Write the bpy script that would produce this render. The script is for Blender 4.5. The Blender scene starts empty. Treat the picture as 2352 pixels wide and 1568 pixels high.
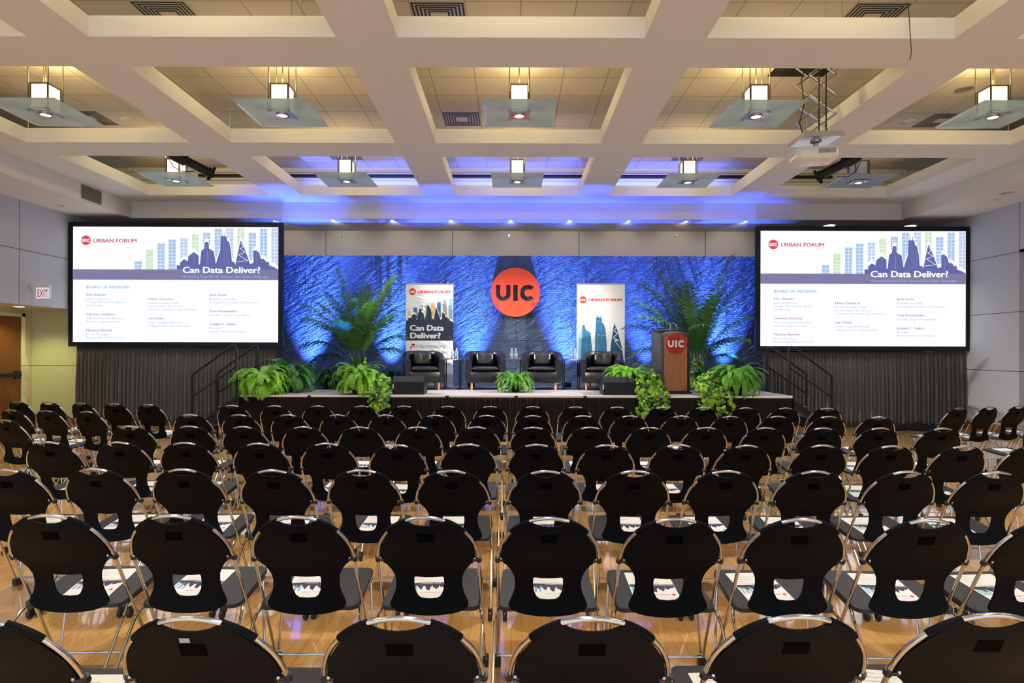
import bpy, math, random
from mathutils import Vector, Matrix, Euler
from mathutils.geometry import delaunay_2d_cdt
S = bpy.context.scene
COL = S.collection
PI = math.pi
def lin(c):
    return c/12.92 if c <= .04045 else ((c+.055)/1.055)**2.4
def rgb(r, g, b):
    return (lin(r/255), lin(g/255), lin(b/255), 1)

# ------------------------------------------------------------------ camera, world, exposure
HC = 1.535                       # camera height
FPX = 1400.0                     # focal length in pixels of the 2352 px wide frame
cam = bpy.data.cameras.new('camera')
cam.sensor_width = 36; cam.lens = FPX/2352*36
cam.shift_y = 23/2352; cam.shift_x = -1/2352
cam.clip_start = .05
camo = bpy.data.objects.new('camera', cam); COL.objects.link(camo)
camo.matrix_world = Matrix.Translation((0, 0, HC)) @ Matrix.Rotation(PI/2, 4, 'X') @ Matrix.Rotation(math.radians(.15), 4, 'Z')
S.camera = camo
S.view_settings.view_transform = 'Standard'; S.view_settings.look = 'None'
S.view_settings.gamma = 1; S.view_settings.use_curve_mapping = False
S.view_settings.exposure = 0.3
S.cycles.use_denoising = True
S.cycles.max_bounces = 8; S.cycles.diffuse_bounces = 4; S.cycles.glossy_bounces = 4
S.cycles.sample_clamp_indirect = 6
W = bpy.data.worlds.new('world'); S.world = W; W.use_nodes = True
W.node_tree.nodes['Background'].inputs[0].default_value = (.55, .76, 1, 1)
W.node_tree.nodes['Background'].inputs[1].default_value = 1.5   # cool ambient fill, added to come in through the open camera side

# measured layout (metres; camera at x=0 y=0, +y towards the stage)
X0 = .08                         # room centre line
ZB, ZBT, ZC, ZS = 4.66, 4.87, 5.335, 4.315    # beam underside, beam top, tile ceiling, soffit
YF, YW = 12.8, 14.07             # fascia, rear wall
XL, XR = -9.1, 9.35              # side walls
ZST, YST = .785, 10.4            # stage top, stage front edge
SX0, SX1 = -4.64, 4.77           # stage ends
YBD = 13.1                       # wavy backdrop
YSC = 12.5                       # projection screens
PEND_X = [X0 + 3.08*k for k in (-2, -1, 0, 1, 2)]
PEND_Y = [11.01, 7.93, 4.85, 1.77, -1.31]
def px(x, y, Y):                 # point of the photograph at depth Y
    y = y - (x-1177)*.0026
    return Vector(((x-1177)*Y/FPX, Y, HC-(y-807)*Y/FPX))

# large area / spot lamps of the hall
def lamp(name, kind, loc, target, energy, color, **kw):
    L = bpy.data.lights.new(name, kind); L.energy = energy; L.color = color
    for k, v in kw.items(): setattr(L, k, v)
    o = bpy.data.objects.new(name, L); COL.objects.link(o); o.location = loc
    if target is not None:
        o.rotation_euler = (Vector(target)-Vector(loc)).to_track_quat('-Z', 'Y').to_euler()
    return o
WARM = (1, .74, .27); NEUT = (.90, .97, 1.06); BLUE = (.06, .145, 1)
P_BOX, P_SPOT = 2.5, 400
E_BACK, E_UPF = 1000, 560
# blue stage washers at the foot of the backdrop
for xp, pw in ((705, 1), (893, 1), (1083, .8), (1303, .9), (1490, .5), (1672, 1)):
    p = px(xp, 860, 12.86)
    lamp('stage_uplight_lamp', 'SPOT', (p.x, 12.80, ZST+.14), (p.x, 13.12, 2.3), E_BACK*pw, BLUE, spot_size=math.radians(57), spot_blend=1.0, shadow_soft_size=.04)
# blue washers on the deck behind the ferns, aimed at the fascia and the last row of coffers
for xp, xt in ((-4.5, -5.1), (-3.1, -3.5), (-1.6, -1.9), (-.5, -.4), (.9, 1.2), (2.0, 2.9), (4.3, 4.7)):
    lamp('blue_wash_lamp', 'SPOT', (xp, 11.0, ZST+.5), (xt, 12.75, 4.56), E_UPF, (.0, .07, 1), spot_size=math.radians(33), spot_blend=.8, shadow_soft_size=.05)
for xp, xt in ((-4.45, -4.4), (-1.15, -1.4), (1.2, 1.5), (4.35, 4.4)):
    lamp('blue_wash_lamp', 'SPOT', (xp, 12.0, ZST+.35), (xt, 12.45, 4.7), 1100, (.05, .13, 1), spot_size=math.radians(38), spot_blend=.7, shadow_soft_size=.05)

# blue battens lying on top of the last beam, washing the upstand behind it
for xc in PEND_X[1:4]:
    lamp('cove_lamp', 'AREA', (xc, 12.42, ZBT+.05), (xc, 12.72, ZBT+.32), 15, (.10, .18, 1), shape='RECTANGLE', size=2.4, size_y=.06)

# ------------------------------------------------------------------ materials
MATS = {}
def mat(name, color, rough=.6, metal=0, spec=.5, emit=None, estr=0, coat=0):
    if name in MATS: return MATS[name]
    m = bpy.data.materials.new(name); m.use_nodes = True
    b = m.node_tree.nodes['Principled BSDF']
    b.inputs['Base Color'].default_value = color if len(color) == 4 else (*color, 1)
    b.inputs['Roughness'].default_value = rough; b.inputs['Metallic'].default_value = metal
    b.inputs['Specular IOR Level'].default_value = spec
    b.inputs['Coat Weight'].default_value = coat
    if emit: b.inputs['Emission Color'].default_value = emit; b.inputs['Emission Strength'].default_value = estr
    MATS[name] = m
    return m
def nodes(m): return m.node_tree.nodes, m.node_tree.links, m.node_tree.nodes['Principled BSDF']
def noise_tint(m, scale, amt, bump=0, dist=.01, detail=4, stretch=None):
    N, L, b = nodes(m)
    tc = N.new('ShaderNodeTexCoord'); n = N.new('ShaderNodeTexNoise'); n.inputs['Scale'].default_value = scale; n.inputs['Detail'].default_value = detail
    src = tc.outputs['Object']
    if stretch:
        mp = N.new('ShaderNodeMapping'); mp.inputs['Scale'].default_value = stretch; L.new(src, mp.inputs[0]); src = mp.outputs[0]
    L.new(src, n.inputs['Vector'])
    if amt:
        c = b.inputs['Base Color'].default_value[:]
        r = N.new('ShaderNodeValToRGB'); r.color_ramp.elements[0].position = .3; r.color_ramp.elements[1].position = .7
        r.color_ramp.elements[0].color = tuple(v*(1-amt) for v in c[:3])+(1,); r.color_ramp.elements[1].color = tuple(min(1, v*(1+amt)) for v in c[:3])+(1,)
        L.new(n.outputs['Fac'], r.inputs[0]); L.new(r.outputs[0], b.inputs['Base Color'])
    if bump:
        bp = N.new('ShaderNodeBump'); bp.inputs['Strength'].default_value = bump; bp.inputs['Distance'].default_value = dist
        L.new(n.outputs['Fac'], bp.inputs['Height']); L.new(bp.outputs[0], b.inputs['Normal'])
    return m
def emis(name, color, s=1.0):
    if name in MATS: return MATS[name]
    m = bpy.data.materials.new(name); m.use_nodes = True
    N = m.node_tree.nodes; N.clear()
    e = N.new('ShaderNodeEmission'); o = N.new('ShaderNodeOutputMaterial')
    e.inputs[0].default_value = color; e.inputs[1].default_value = s
    m.node_tree.links.new(e.outputs[0], o.inputs[0]); MATS[name] = m
    return m
def grid_lines(m, axes, width, dark):
    """thin joint lines: axes = list of (axis index, offset, period)"""
    N, L, b = nodes(m)
    geo = N.new('ShaderNodeNewGeometry'); sep = N.new('ShaderNodeSeparateXYZ'); L.new(geo.outputs['Position'], sep.inputs[0])
    fac = None
    for ax, off, per in axes:
        a = N.new('ShaderNodeMath'); a.operation = 'SUBTRACT'; L.new(sep.outputs[ax], a.inputs[0]); a.inputs[1].default_value = off-per/2
        d = N.new('ShaderNodeMath'); d.operation = 'FLOORED_MODULO'; L.new(a.outputs[0], d.inputs[0]); d.inputs[1].default_value = per
        c = N.new('ShaderNodeMath'); c.operation = 'COMPARE'; L.new(d.outputs[0], c.inputs[0]); c.inputs[1].default_value = per/2; c.inputs[2].default_value = width/2
        if fac is None: fac = c.outputs[0]
        else:
            mx = N.new('ShaderNodeMath'); mx.operation = 'MAXIMUM'; L.new(fac, mx.inputs[0]); L.new(c.outputs[0], mx.inputs[1]); fac = mx.outputs[0]
    mix = N.new('ShaderNodeMix'); mix.data_type = 'RGBA'
    old = b.inputs['Base Color']
    if old.is_linked: L.new(old.links[0].from_socket, mix.inputs[6])
    else: mix.inputs[6].default_value = old.default_value
    mix.inputs[7].default_value = dark
    L.new(fac, mix.inputs[0]); L.new(mix.outputs[2], b.inputs['Base Color'])
    return m

M_PAINT = noise_tint(mat('beam_paint', rgb(212, 213, 217), .85), 90, .02, .15, .002)
M_SOFF = noise_tint(mat('soffit_paint', rgb(208, 204, 202), .85), 90, .02, .1, .002)
M_TILE = grid_lines(noise_tint(mat('ceiling_tile', rgb(206, 198, 186), .9), 140, .1, .25, .003), [(0, X0, .61), (1, 8.453, .61)], .018, rgb(168, 160, 148))
M_WALL = grid_lines(noise_tint(mat('wall_panel_fabric', rgb(174, 177, 186), .9), 160, .07, .2, .002), [(2, 1.19, 1.105), (1, 11.24, 1.42)], .012, rgb(70, 66, 60))
M_WALLB = grid_lines(noise_tint(mat('rear_wall_panel', rgb(176, 166, 152), .9), 160, .07, .2, .002), [(2, 1.19, 1.105), (0, X0+1.45, 2.92)], .014, rgb(60, 56, 52))
M_ALC = grid_lines(mat('alcove_paint', rgb(206, 200, 160), .8), [(2, 1.215, 3.3)], .012, rgb(90, 84, 60))
M_BASE = mat('baseboard_wood', rgb(120, 78, 42), .5)
M_CHROME = mat('chrome', (.55, .55, .57, 1), .15, 1)
M_STEEL = mat('brushed_steel', (.6, .57, .52, 1), .35, 1)
M_BRONZE = mat('dark_bronze', (.10, .085, .065, 1), .45, .6)
M_BLACK = noise_tint(mat('black_shell_plastic', (.0016, .0025, .0042, 1), .5, spec=.09), 900, 0, .25, .0006)
M_PAD = noise_tint(mat('black_seat_pad', (.015, .0155, .020, 1), .5, spec=.5), 700, .15, .2, .0006)
M_RUBBER = mat('black_rubber', (.008, .008, .009, 1), .45)
M_MBLACK = mat('black_metal', (.005, .0055, .007, 1), .42, spec=.35)
M_LEATHER = noise_tint(mat('black_leather', (.007, .0072, .0095, 1), .36, spec=.5), 22, 0, .35, .012, 5)
M_PINE = noise_tint(mat('pine_leg', rgb(222, 172, 112), .45), 8, .1)
M_DRAPE = noise_tint(mat('charcoal_drape', (.105, .100, .10, 1), .9, spec=.2), 260, .2, .2, .002)
M_SKIRT = noise_tint(mat('black_drape', (.0062, .0062, .0068, 1), .85, spec=.2), 200, .15)
M_CARPET = noise_tint(mat('grey_stage_carpet', rgb(128, 122, 124), .95), 240, .16, .3, .003)
M_EDGE = mat('pale_edge_trim', rgb(214, 208, 200), .45)
M_WHITE = mat('white_plastic', rgb(222, 220, 214), .4)
M_PAPER = mat('paper', rgb(214, 209, 199), .7)
M_BANNER = mat('banner_vinyl', rgb(232, 230, 232), .35)
M_RED = mat('red_print', rgb(226, 52, 44), .5)
M_SIGNRED = noise_tint(mat('red_sign_face', rgb(255, 82, 46), .55), 300, .03)
M_NAVY = mat('navy_print', rgb(34, 40, 62), .4)
M_GREY = mat('grey_print', rgb(150, 150, 152), .6)
M_TEXTG = mat('grey_text_print', rgb(140, 152, 164), .6)
M_PBLUE = mat('blue_print', rgb(44, 112, 156), .45)
M_PBLUE2 = mat('deep_blue_print', rgb(28, 72, 112), .45)
M_PLBLUE = mat('light_blue_print', rgb(120, 180, 206), .5)
M_PTAN = mat('tan_print', rgb(232, 186, 118), .5)
M_DARK = mat('opening_shade_black', (.004, .004, .004, 1), .9)
M_DOORW = noise_tint(mat('door_wood', rgb(100, 55, 22), .32), 3, .22, stretch=(1, 8, .6))
M_LECW = noise_tint(mat('lectern_wood', rgb(172, 106, 62), .4), 4, .16, stretch=(9, 9, .7))
M_VENT = mat('vent_white', rgb(196, 186, 170), .6)
M_LAMP = emis('lamp_glow', (1, .85, .47, 1), P_BOX)
M_LENS = emis('lens_glow', (1, .93, .8, 1), 9)
M_CANL = emis('can_glow', (1, .93, .8, 1), 3)
M_POT = mat('dark_pot', (.012, .012, .011, 1), .6)

def leafmat(name, c, tr=.35, rough=.45):
    m = bpy.data.materials.new(name); m.use_nodes = True
    N, L, b = nodes(m)
    b.inputs['Base Color'].default_value = c; b.inputs['Roughness'].default_value = rough
    t = N.new('ShaderNodeBsdfTranslucent'); t.inputs[0].default_value = (min(1, c[0]*1.3), min(1, c[1]*1.3), c[2], 1)
    mx = N.new('ShaderNodeMixShader'); mx.inputs[0].default_value = tr
    o = N['Material Output']
    L.new(b.outputs[0], mx.inputs[1]); L.new(t.outputs[0], mx.inputs[2]); L.new(mx.outputs[0], o.inputs[0])
    tc = N.new('ShaderNodeNewGeometry'); r = N.new('ShaderNodeValToRGB')
    r.color_ramp.elements[0].color = (c[0]*.6, c[1]*.65, c[2]*.7, 1); r.color_ramp.elements[1].color = (min(1, c[0]*1.4), min(1, c[1]*1.3), c[2]*1.2, 1)
    L.new(tc.outputs['Random Per Island'], r.inputs[0]); L.new(r.outputs[0], b.inputs['Base Color'])
    MATS[name] = m
    return m
M_FERN = leafmat('fern_green', rgb(120, 178, 40))
M_FERND = leafmat('fern_deep_green', rgb(52, 112, 40))
M_IVY = leafmat('ivy_green', rgb(134, 180, 26))
M_IVYD = leafmat('ivy_deep_green', rgb(44, 92, 34))
M_PALM = leafmat('palm_green', rgb(62, 104, 44), .2)
M_STEM = mat('green_stem', rgb(74, 96, 40), .6)

def glass_panel_mat():
    m = bpy.data.materials.new('frosted_glass'); m.use_nodes = True
    N, L, b = nodes(m)
    b.inputs['Base Color'].default_value = (.46, .55, .66, 1); b.inputs['Roughness'].default_value = .35
    t = N.new('ShaderNodeBsdfTranslucent'); t.inputs[0].default_value = (.44, .56, .80, 1)
    tp = N.new('ShaderNodeBsdfTransparent'); tp.inputs[0].default_value = (.8, .86, .84, 1)
    m1 = N.new('ShaderNodeMixShader'); m1.inputs[0].default_value = .62
    m2 = N.new('ShaderNodeMixShader'); m2.inputs[0].default_value = .2
    L.new(b.outputs[0], m1.inputs[1]); L.new(t.outputs[0], m1.inputs[2])
    L.new(m1.outputs[0], m2.inputs[1]); L.new(tp.outputs[0], m2.inputs[2]); L.new(m2.outputs[0], N['Material Output'].inputs[0])
    return m
M_GLASS = glass_panel_mat()
M_GEDGE = mat('glass_edge_reflection', rgb(206, 226, 232), .2)
def bottle_mat():
    m = mat('clear_bottle', (.85, .92, .98, 1), .05); N, L, b = nodes(m)
    b.inputs['Transmission Weight'].default_value = .85; b.inputs['IOR'].default_value = 1.2
    return m
M_BOTTLE = bottle_mat()

def floor_mat():
    m = mat('maple_strip_floor', rgb(206, 150, 84), .16, spec=.5, coat=1)
    N, L, b = nodes(m)
    b.inputs['Coat Roughness'].default_value = .045; b.inputs['Coat IOR'].default_value = 1.95
    geo = N.new('ShaderNodeNewGeometry'); mp = N.new('ShaderNodeMapping'); mp.inputs['Rotation'].default_value = (0, 0, PI/2)
    L.new(geo.outputs['Position'], mp.inputs[0])
    br = N.new('ShaderNodeTexBrick'); br.inputs['Scale'].default_value = 1; br.inputs['Brick Width'].default_value = 1.1; br.inputs['Row Height'].default_value = .057
    br.inputs['Mortar Size'].default_value = .0012; br.inputs['Mortar Smooth'].default_value = .2; br.offset = .37; br.inputs['Bias'].default_value = -.1
    br.inputs['Color1'].default_value = rgb(222, 172, 100); br.inputs['Color2'].default_value = rgb(200, 144, 76); br.inputs['Mortar'].default_value = rgb(120, 76, 36)
    L.new(mp.outputs[0], br.inputs['Vector'])
    n = N.new('ShaderNodeTexNoise'); n.inputs['Scale'].default_value = 3; n.inputs['Detail'].default_value = 6
    mp2 = N.new('ShaderNodeMapping'); mp2.inputs['Scale'].default_value = (14, .8, 1); L.new(geo.outputs['Position'], mp2.inputs[0]); L.new(mp2.outputs[0], n.inputs['Vector'])
    mx = N.new('ShaderNodeMix'); mx.data_type = 'RGBA'; mx.blend_type = 'MULTIPLY'; mx.inputs[0].default_value = .35
    L.new(br.outputs['Color'], mx.inputs[6]); L.new(n.outputs['Color'], mx.inputs[7])
    hs = N.new('ShaderNodeMix'); hs.data_type = 'RGBA'; hs.inputs[0].default_value = .8
    L.new(br.outputs['Color'], hs.inputs[6])
    r = N.new('ShaderNodeValToRGB'); r.color_ramp.elements[0].color = rgb(186, 128, 66); r.color_ramp.elements[1].color = rgb(226, 172, 104)
    L.new(n.outputs['Fac'], r.inputs[0]); hs.inputs[0].default_value = .35; L.new(r.outputs[0], hs.inputs[7])
    L.new(hs.outputs[2], b.inputs['Base Color'])
    return m
M_FLOOR = floor_mat()

def backdrop_mat():
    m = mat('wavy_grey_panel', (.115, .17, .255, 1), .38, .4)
    N, L, b = nodes(m)
    geo = N.new('ShaderNodeNewGeometry')
    # dune-like waves, sheared diagonally, plus fine horizontal ribs
    m0 = N.new('ShaderNodeMapping'); m0.inputs['Rotation'].default_value = (0, math.radians(28), 0); L.new(geo.outputs['Position'], m0.inputs[0])
    mp = N.new('ShaderNodeMapping'); mp.inputs['Scale'].default_value = (3.2, 1, 13); L.new(m0.outputs[0], mp.inputs[0])
    n = N.new('ShaderNodeTexNoise'); n.inputs['Scale'].default_value = 1.0; n.inputs['Detail'].default_value = 2.5; n.inputs['Distortion'].default_value = .6
    L.new(mp.outputs[0], n.inputs['Vector'])
    sep = N.new('ShaderNodeSeparateXYZ'); L.new(geo.outputs['Position'], sep.inputs[0])
    # ribs displaced by the waves so they ripple
    k = N.new('ShaderNodeMath'); k.operation = 'MULTIPLY_ADD'; L.new(n.outputs['Fac'], k.inputs[0]); k.inputs[1].default_value = .05; L.new(sep.outputs[2], k.inputs[2])
    s1 = N.new('ShaderNodeMath'); s1.operation = 'MULTIPLY'; L.new(k.outputs[0], s1.inputs[0]); s1.inputs[1].default_value = 2*PI/.021
    s2 = N.new('ShaderNodeMath'); s2.operation = 'SINE'; L.new(s1.outputs[0], s2.inputs[0])
    h = N.new('ShaderNodeMath'); h.operation = 'MULTIPLY_ADD'; L.new(s2.outputs[0], h.inputs[0]); h.inputs[1].default_value = .075; L.new(n.outputs['Fac'], h.inputs[2])
    bp = N.new('ShaderNodeBump'); bp.inputs['Strength'].default_value = 1; bp.inputs['Distance'].default_value = .095
    L.new(h.outputs[0], bp.inputs['Height']); L.new(bp.outputs[0], b.inputs['Normal'])
    return m
M_BACKDROP = backdrop_mat()

# ------------------------------------------------------------------ mesh helpers
class MB:
    def __init__(s): s.v = []; s.f = []; s.m = []
    def add(s, vs, fs, mi=0):
        o = len(s.v); s.v += [tuple(v) for v in vs]
        for f in fs: s.f.append(tuple(i+o for i in f)); s.m.append(mi)
        return s
    def box(s, x0, x1, y0, y1, z0, z1, mi=0, M=None):
        vs = [Vector((x, y, z)) for z in (z0, z1) for y in (y0, y1) for x in (x0, x1)]
        if M is not None: vs = [M @ v for v in vs]
        return s.add(vs, [(0, 2, 3, 1), (4, 5, 7, 6), (0, 1, 5, 4), (2, 6, 7, 3), (0, 4, 6, 2), (1, 3, 7, 5)], mi)
    def bbox(s, x0, x1, y0, y1, z0, z1, r=.005, mi=0, M=None):
        """box with chamfered edges"""
        xs, ys, zs = (x0, x1), (y0, y1), (z0, z1)
        vs = []; idx = {}
        for i in (0, 1):
            for j in (0, 1):
                for k in (0, 1):
                    c = (xs[i], ys[j], zs[k]); d = (r if i == 0 else -r, r if j == 0 else -r, r if k == 0 else -r)
                    for a in range(3):
                        p = [c[b]+(d[b] if b != a else 0) for b in range(3)]
                        idx[i, j, k, a] = len(vs); vs.append(Vector(p))
        fs = []
        for a in range(3):
            b, c = (a+1) % 3, (a+2) % 3
            for sgn in (0, 1):
                q = []
                for (u, w) in ((0, 0), (1, 0), (1, 1), (0, 1)):
                    t = [0, 0, 0]; t[a] = sgn; t[b] = u; t[c] = w; q.append(idx[t[0], t[1], t[2], a])
                fs.append(tuple(q if sgn else q[::-1]))
            for u in (0, 1):
                for w in (0, 1):
                    t0 = [0, 0, 0]; t0[b] = u; t0[c] = w; t1 = list(t0); t1[a] = 1
                    q = [idx[t0[0], t0[1], t0[2], b], idx[t1[0], t1[1], t1[2], b], idx[t1[0], t1[1], t1[2], c], idx[t0[0], t0[1], t0[2], c]]
                    fs.append(tuple(q if u == w else q[::-1]))
        for i in (0, 1):
            for j in (0, 1):
                for k in (0, 1):
                    q = [idx[i, j, k, 0], idx[i, j, k, 1], idx[i, j, k, 2]]
                    fs.append(tuple(q if (i+j+k) % 2 else q[::-1]))
        if M is not None: vs = [M @ v for v in vs]
        return s.add(vs, fs, mi)
    def tube(s, pts, r, n=8, mi=0, closed=False, caps=True):
        pts = [Vector(p) for p in pts]; k = len(pts)
        R = r if hasattr(r, '__len__') else [r]*k
        vs = []; prev = None
        for i, p in enumerate(pts):
            if closed: t = pts[(i+1) % k]-pts[i-1]
            else: t = pts[min(i+1, k-1)]-pts[max(i-1, 0)]
            t.normalize()
            if prev is None:
                up = Vector((0, 0, 1)) if abs(t.z) < .9 else Vector((1, 0, 0))
                a = t.cross(up).normalized()
            else:
                a = prev-t*prev.dot(t)
                a = a.normalized() if a.length > 1e-6 else t.orthogonal().normalized()
            prev = a; b = t.cross(a)
            vs += [p+(a*math.cos(2*PI*j/n)+b*math.sin(2*PI*j/n))*R[i] for j in range(n)]
        fs = []
        for i in range(k if closed else k-1):
            for j in range(n):
                i2 = (i+1) % k
                fs.append((i*n+j, i*n+(j+1) % n, i2*n+(j+1) % n, i2*n+j))
        if caps and not closed:
            fs.append(tuple(range(n))[::-1]); fs.append(tuple((k-1)*n+j for j in range(n)))
        return s.add(vs, fs, mi)
    def lathe(s, prof, c=(0, 0, 0), n=20, mi=0, axis='Z', M=None):
        c = Vector(c); vs = []; k = len(prof)
        for r, z in prof:
            for j in range(n):
                a = 2*PI*j/n
                p = Vector((r*math.cos(a), r*math.sin(a), z))
                if axis == 'Y': p = Vector((p.x, -p.z, p.y))
                if axis == 'X': p = Vector((p.z, p.x, p.y))
                if M is not None: p = M @ p
                vs.append(c+p)
        fs = [(i*n+j, i*n+(j+1) % n, (i+1)*n+(j+1) % n, (i+1)*n+j) for i in range(k-1) for j in range(n)]
        if prof[0][0] > 1e-6: fs.append(tuple(range(n))[::-1])
        if prof[-1][0] > 1e-6: fs.append(tuple((k-1)*n+j for j in range(n)))
        return s.add(vs, fs, mi)
    def prism(s, poly, fn, t0, t1, mi=0, loops=None):
        """2D outline (with optional holes) extruded; fn(u, v, t) -> point"""
        loops = loops or [poly]
        v2, tri = fill2d(loops)
        n = len(v2)
        s.add([fn(p[0], p[1], t0) for p in v2], [t[::-1] for t in tri], mi)
        s.add([fn(p[0], p[1], t1) for p in v2], tri, mi)
        for lp in loops:
            k = len(lp)
            s.add([fn(p[0], p[1], t0) for p in lp]+[fn(p[0], p[1], t1) for p in lp], [(i, (i+1) % k, k+(i+1) % k, k+i) for i in range(k)], mi)
        return s
    def build(s, name, mats, parent=None, smooth=False, loc=None, rot=None, sharp=35, fix=True):
        me = bpy.data.meshes.new(name); me.from_pydata([tuple(v) for v in s.v], [], s.f)
        if not isinstance(mats, (list, tuple)): mats = [mats]
        for m in mats: me.materials.append(m)
        if len(mats) > 1: me.polygons.foreach_set('material_index', s.m)
        if fix:
            import bmesh
            bm = bmesh.new(); bm.from_mesh(me); bmesh.ops.remove_doubles(bm, verts=bm.verts, dist=1e-5); bmesh.ops.recalc_face_normals(bm, faces=bm.faces); bm.to_mesh(me); bm.free()
        if smooth:
            me.polygons.foreach_set('use_smooth', [True]*len(me.polygons))
            if sharp: me.set_sharp_from_angle(angle=math.radians(sharp))
        me.update()
        o = bpy.data.objects.new(name, me); COL.objects.link(o)
        if parent is not None: o.parent = parent
        if loc is not None: o.location = loc
        if rot is not None: o.rotation_euler = rot
        return o
def inside(p, loops):
    c = False
    for lp in loops:
        k = len(lp); j = k-1
        for i in range(k):
            xi, yi = lp[i][0], lp[i][1]; xj, yj = lp[j][0], lp[j][1]
            if (yi > p[1]) != (yj > p[1]) and p[0] < (xj-xi)*(p[1]-yi)/(yj-yi)+xi: c = not c
            j = i
    return c
def fill2d(loops, extra=()):
    vs = []; es = []
    for lp in loops:
        o = len(vs); k = len(lp); vs += [Vector((p[0], p[1])) for p in lp]; es += [(o+i, o+(i+1) % k) for i in range(k)]
    vs += [Vector(p) for p in extra]
    r = delaunay_2d_cdt(vs, es, [], 0, 1e-7)
    V = r[0]; out = []
    for f in r[2]:
        c = sum((V[i] for i in f), Vector((0, 0)))/len(f)
        if inside(c, loops):
            a = sum(V[f[i]].x*V[f[(i+1) % len(f)]].y-V[f[(i+1) % len(f)]].x*V[f[i]].y for i in range(len(f)))
            out.append(tuple(f) if a > 0 else tuple(f[::-1]))
    return [(v.x, v.y) for v in V], out
def arc(cx, cy, r, a0, a1, n, ry=None):
    ry = ry or r
    return [(cx+r*math.cos(math.radians(a0+(a1-a0)*i/n)), cy+ry*math.sin(math.radians(a0+(a1-a0)*i/n))) for i in range(n+1)]
def rrect(x0, x1, y0, y1, r, n=5):
    return arc(x1-r, y1-r, r, 0, 90, n)+arc(x0+r, y1-r, r, 90, 180, n)+arc(x0+r, y0+r, r, 180, 270, n)+arc(x1-r, y0+r, r, 270, 360, n)
def thing(name, label, cat, loc=(0, 0, 0), rz=0, group=None):
    o = bpy.data.objects.new(name, None); COL.objects.link(o); o.empty_display_size = .1
    o.location = loc; o.rotation_euler = (0, 0, rz)
    return tag(o, label, cat, group)
def tag(o, label, cat, group=None):
    o['label'] = label; o['category'] = cat
    if group: o['group'] = group
    return o
def struct(o):
    o['kind'] = 'structure'
    return o
def dup(root, loc, rz, label, group=None):
    r = root.copy(); COL.objects.link(r); r.location = loc; r.rotation_euler = (0, 0, rz); r['label'] = label
    if group: r['group'] = group
    for ch in list(root.children):
        c = ch.copy(); COL.objects.link(c); c.parent = r
        for g in list(ch.children):
            d = g.copy(); COL.objects.link(d); d.parent = c
    return r
ORD = ['first', 'second', 'third', 'fourth', 'fifth', 'sixth', 'seventh', 'eighth', 'ninth', 'tenth', 'eleventh', 'twelfth', 'thirteenth', 'fourteenth', 'fifteenth', 'sixteenth', 'seventeenth']

# ------------------------------------------------------------------ lettering and flat artwork
_tc = {}
def text_mesh(s, bold=0.0):
    if (s, bold) in _tc: return _tc[s, bold]
    c = bpy.data.curves.new('lettering', 'FONT'); c.body = s; c.size = 1; c.offset = bold; c.resolution_u = 3
    o = bpy.data.objects.new('lettering', c); COL.objects.link(o)
    dg = bpy.context.evaluated_depsgraph_get(); e = o.evaluated_get(dg); me = e.to_mesh()
    vs = [(v.co.x, v.co.y) for v in me.vertices]; fs = [tuple(p.vertices) for p in me.polygons]
    e.to_mesh_clear(); bpy.data.objects.remove(o); bpy.data.curves.remove(c)
    _tc[s, bold] = (vs, fs)
    return vs, fs
CAP = .73
class Art:
    """flat print: shapes in (u, v) units, layered a fraction of a millimetre apart"""
    def __init__(s, fn, step=.0012): s.mb = MB(); s.fn = fn; s.mats = []; s.step = step
    def mi(s, m):
        if m not in s.mats: s.mats.append(m)
        return s.mats.index(m)
    def poly(s, loops, m, layer=1):
        if not isinstance(loops[0][0], (tuple, list)): loops = [loops]
        v, f = fill2d(loops); s.mb.add([s.fn(p[0], p[1], layer*s.step) for p in v], f, s.mi(m))
    def rect(s, x0, x1, y0, y1, m, layer=1):
        s.mb.add([s.fn(x, y, layer*s.step) for x, y in ((x0, y0), (x1, y0), (x1, y1), (x0, y1))], [(0, 1, 2, 3)], s.mi(m))
    def line(s, pts, w, m, layer=2, dash=None):
        for (x0, y0), (x1, y1) in zip(pts, pts[1:]):
            L = math.hypot(x1-x0, y1-y0)
            if L < 1e-9: continue
            nx, ny = -(y1-y0)/L*w/2, (x1-x0)/L*w/2
            k = max(1, int(L/dash)) if dash else 1
            for i in range(k):
                a, b = i/k, (i+(.55 if dash else 1))/k
                xa, ya, xb, yb = x0+(x1-x0)*a, y0+(y1-y0)*a, x0+(x1-x0)*b, y0+(y1-y0)*b
                s.mb.add([s.fn(*q, layer*s.step) for q in ((xa+nx, ya+ny), (xb+nx, yb+ny), (xb-nx, yb-ny), (xa-nx, ya-ny))], [(0, 1, 2, 3)], s.mi(m))
    def text(s, t, x0, x1, base, cap, m, layer=3, bold=0.0, vs=1):
        """fit the line into x0..x1 with its baseline at base and capitals cap high (vs=-1 when v runs downwards)"""
        v, f = text_mesh(t); a = min(p[0] for p in v)-bold; b = max(p[0] for p in v)+bold
        k = (x1-x0)/(b-a); kz = cap/CAP*vs
        for q_, (dx, dy) in enumerate(((-bold, 0), (bold, 0), (0, bold*.6), (0, -bold*.6), (0, 0)) if bold else ((0, 0),)):
            s.mb.add([s.fn(x0+(p[0]+dx-a)*k, base+(p[1]+dy)*kz, (layer+.06*q_)*s.step) for p in v], f, s.mi(m))
    def build(s, name, parent=None, **kw): return s.mb.build(name, s.mats, parent, fix=False, **kw)

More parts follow.
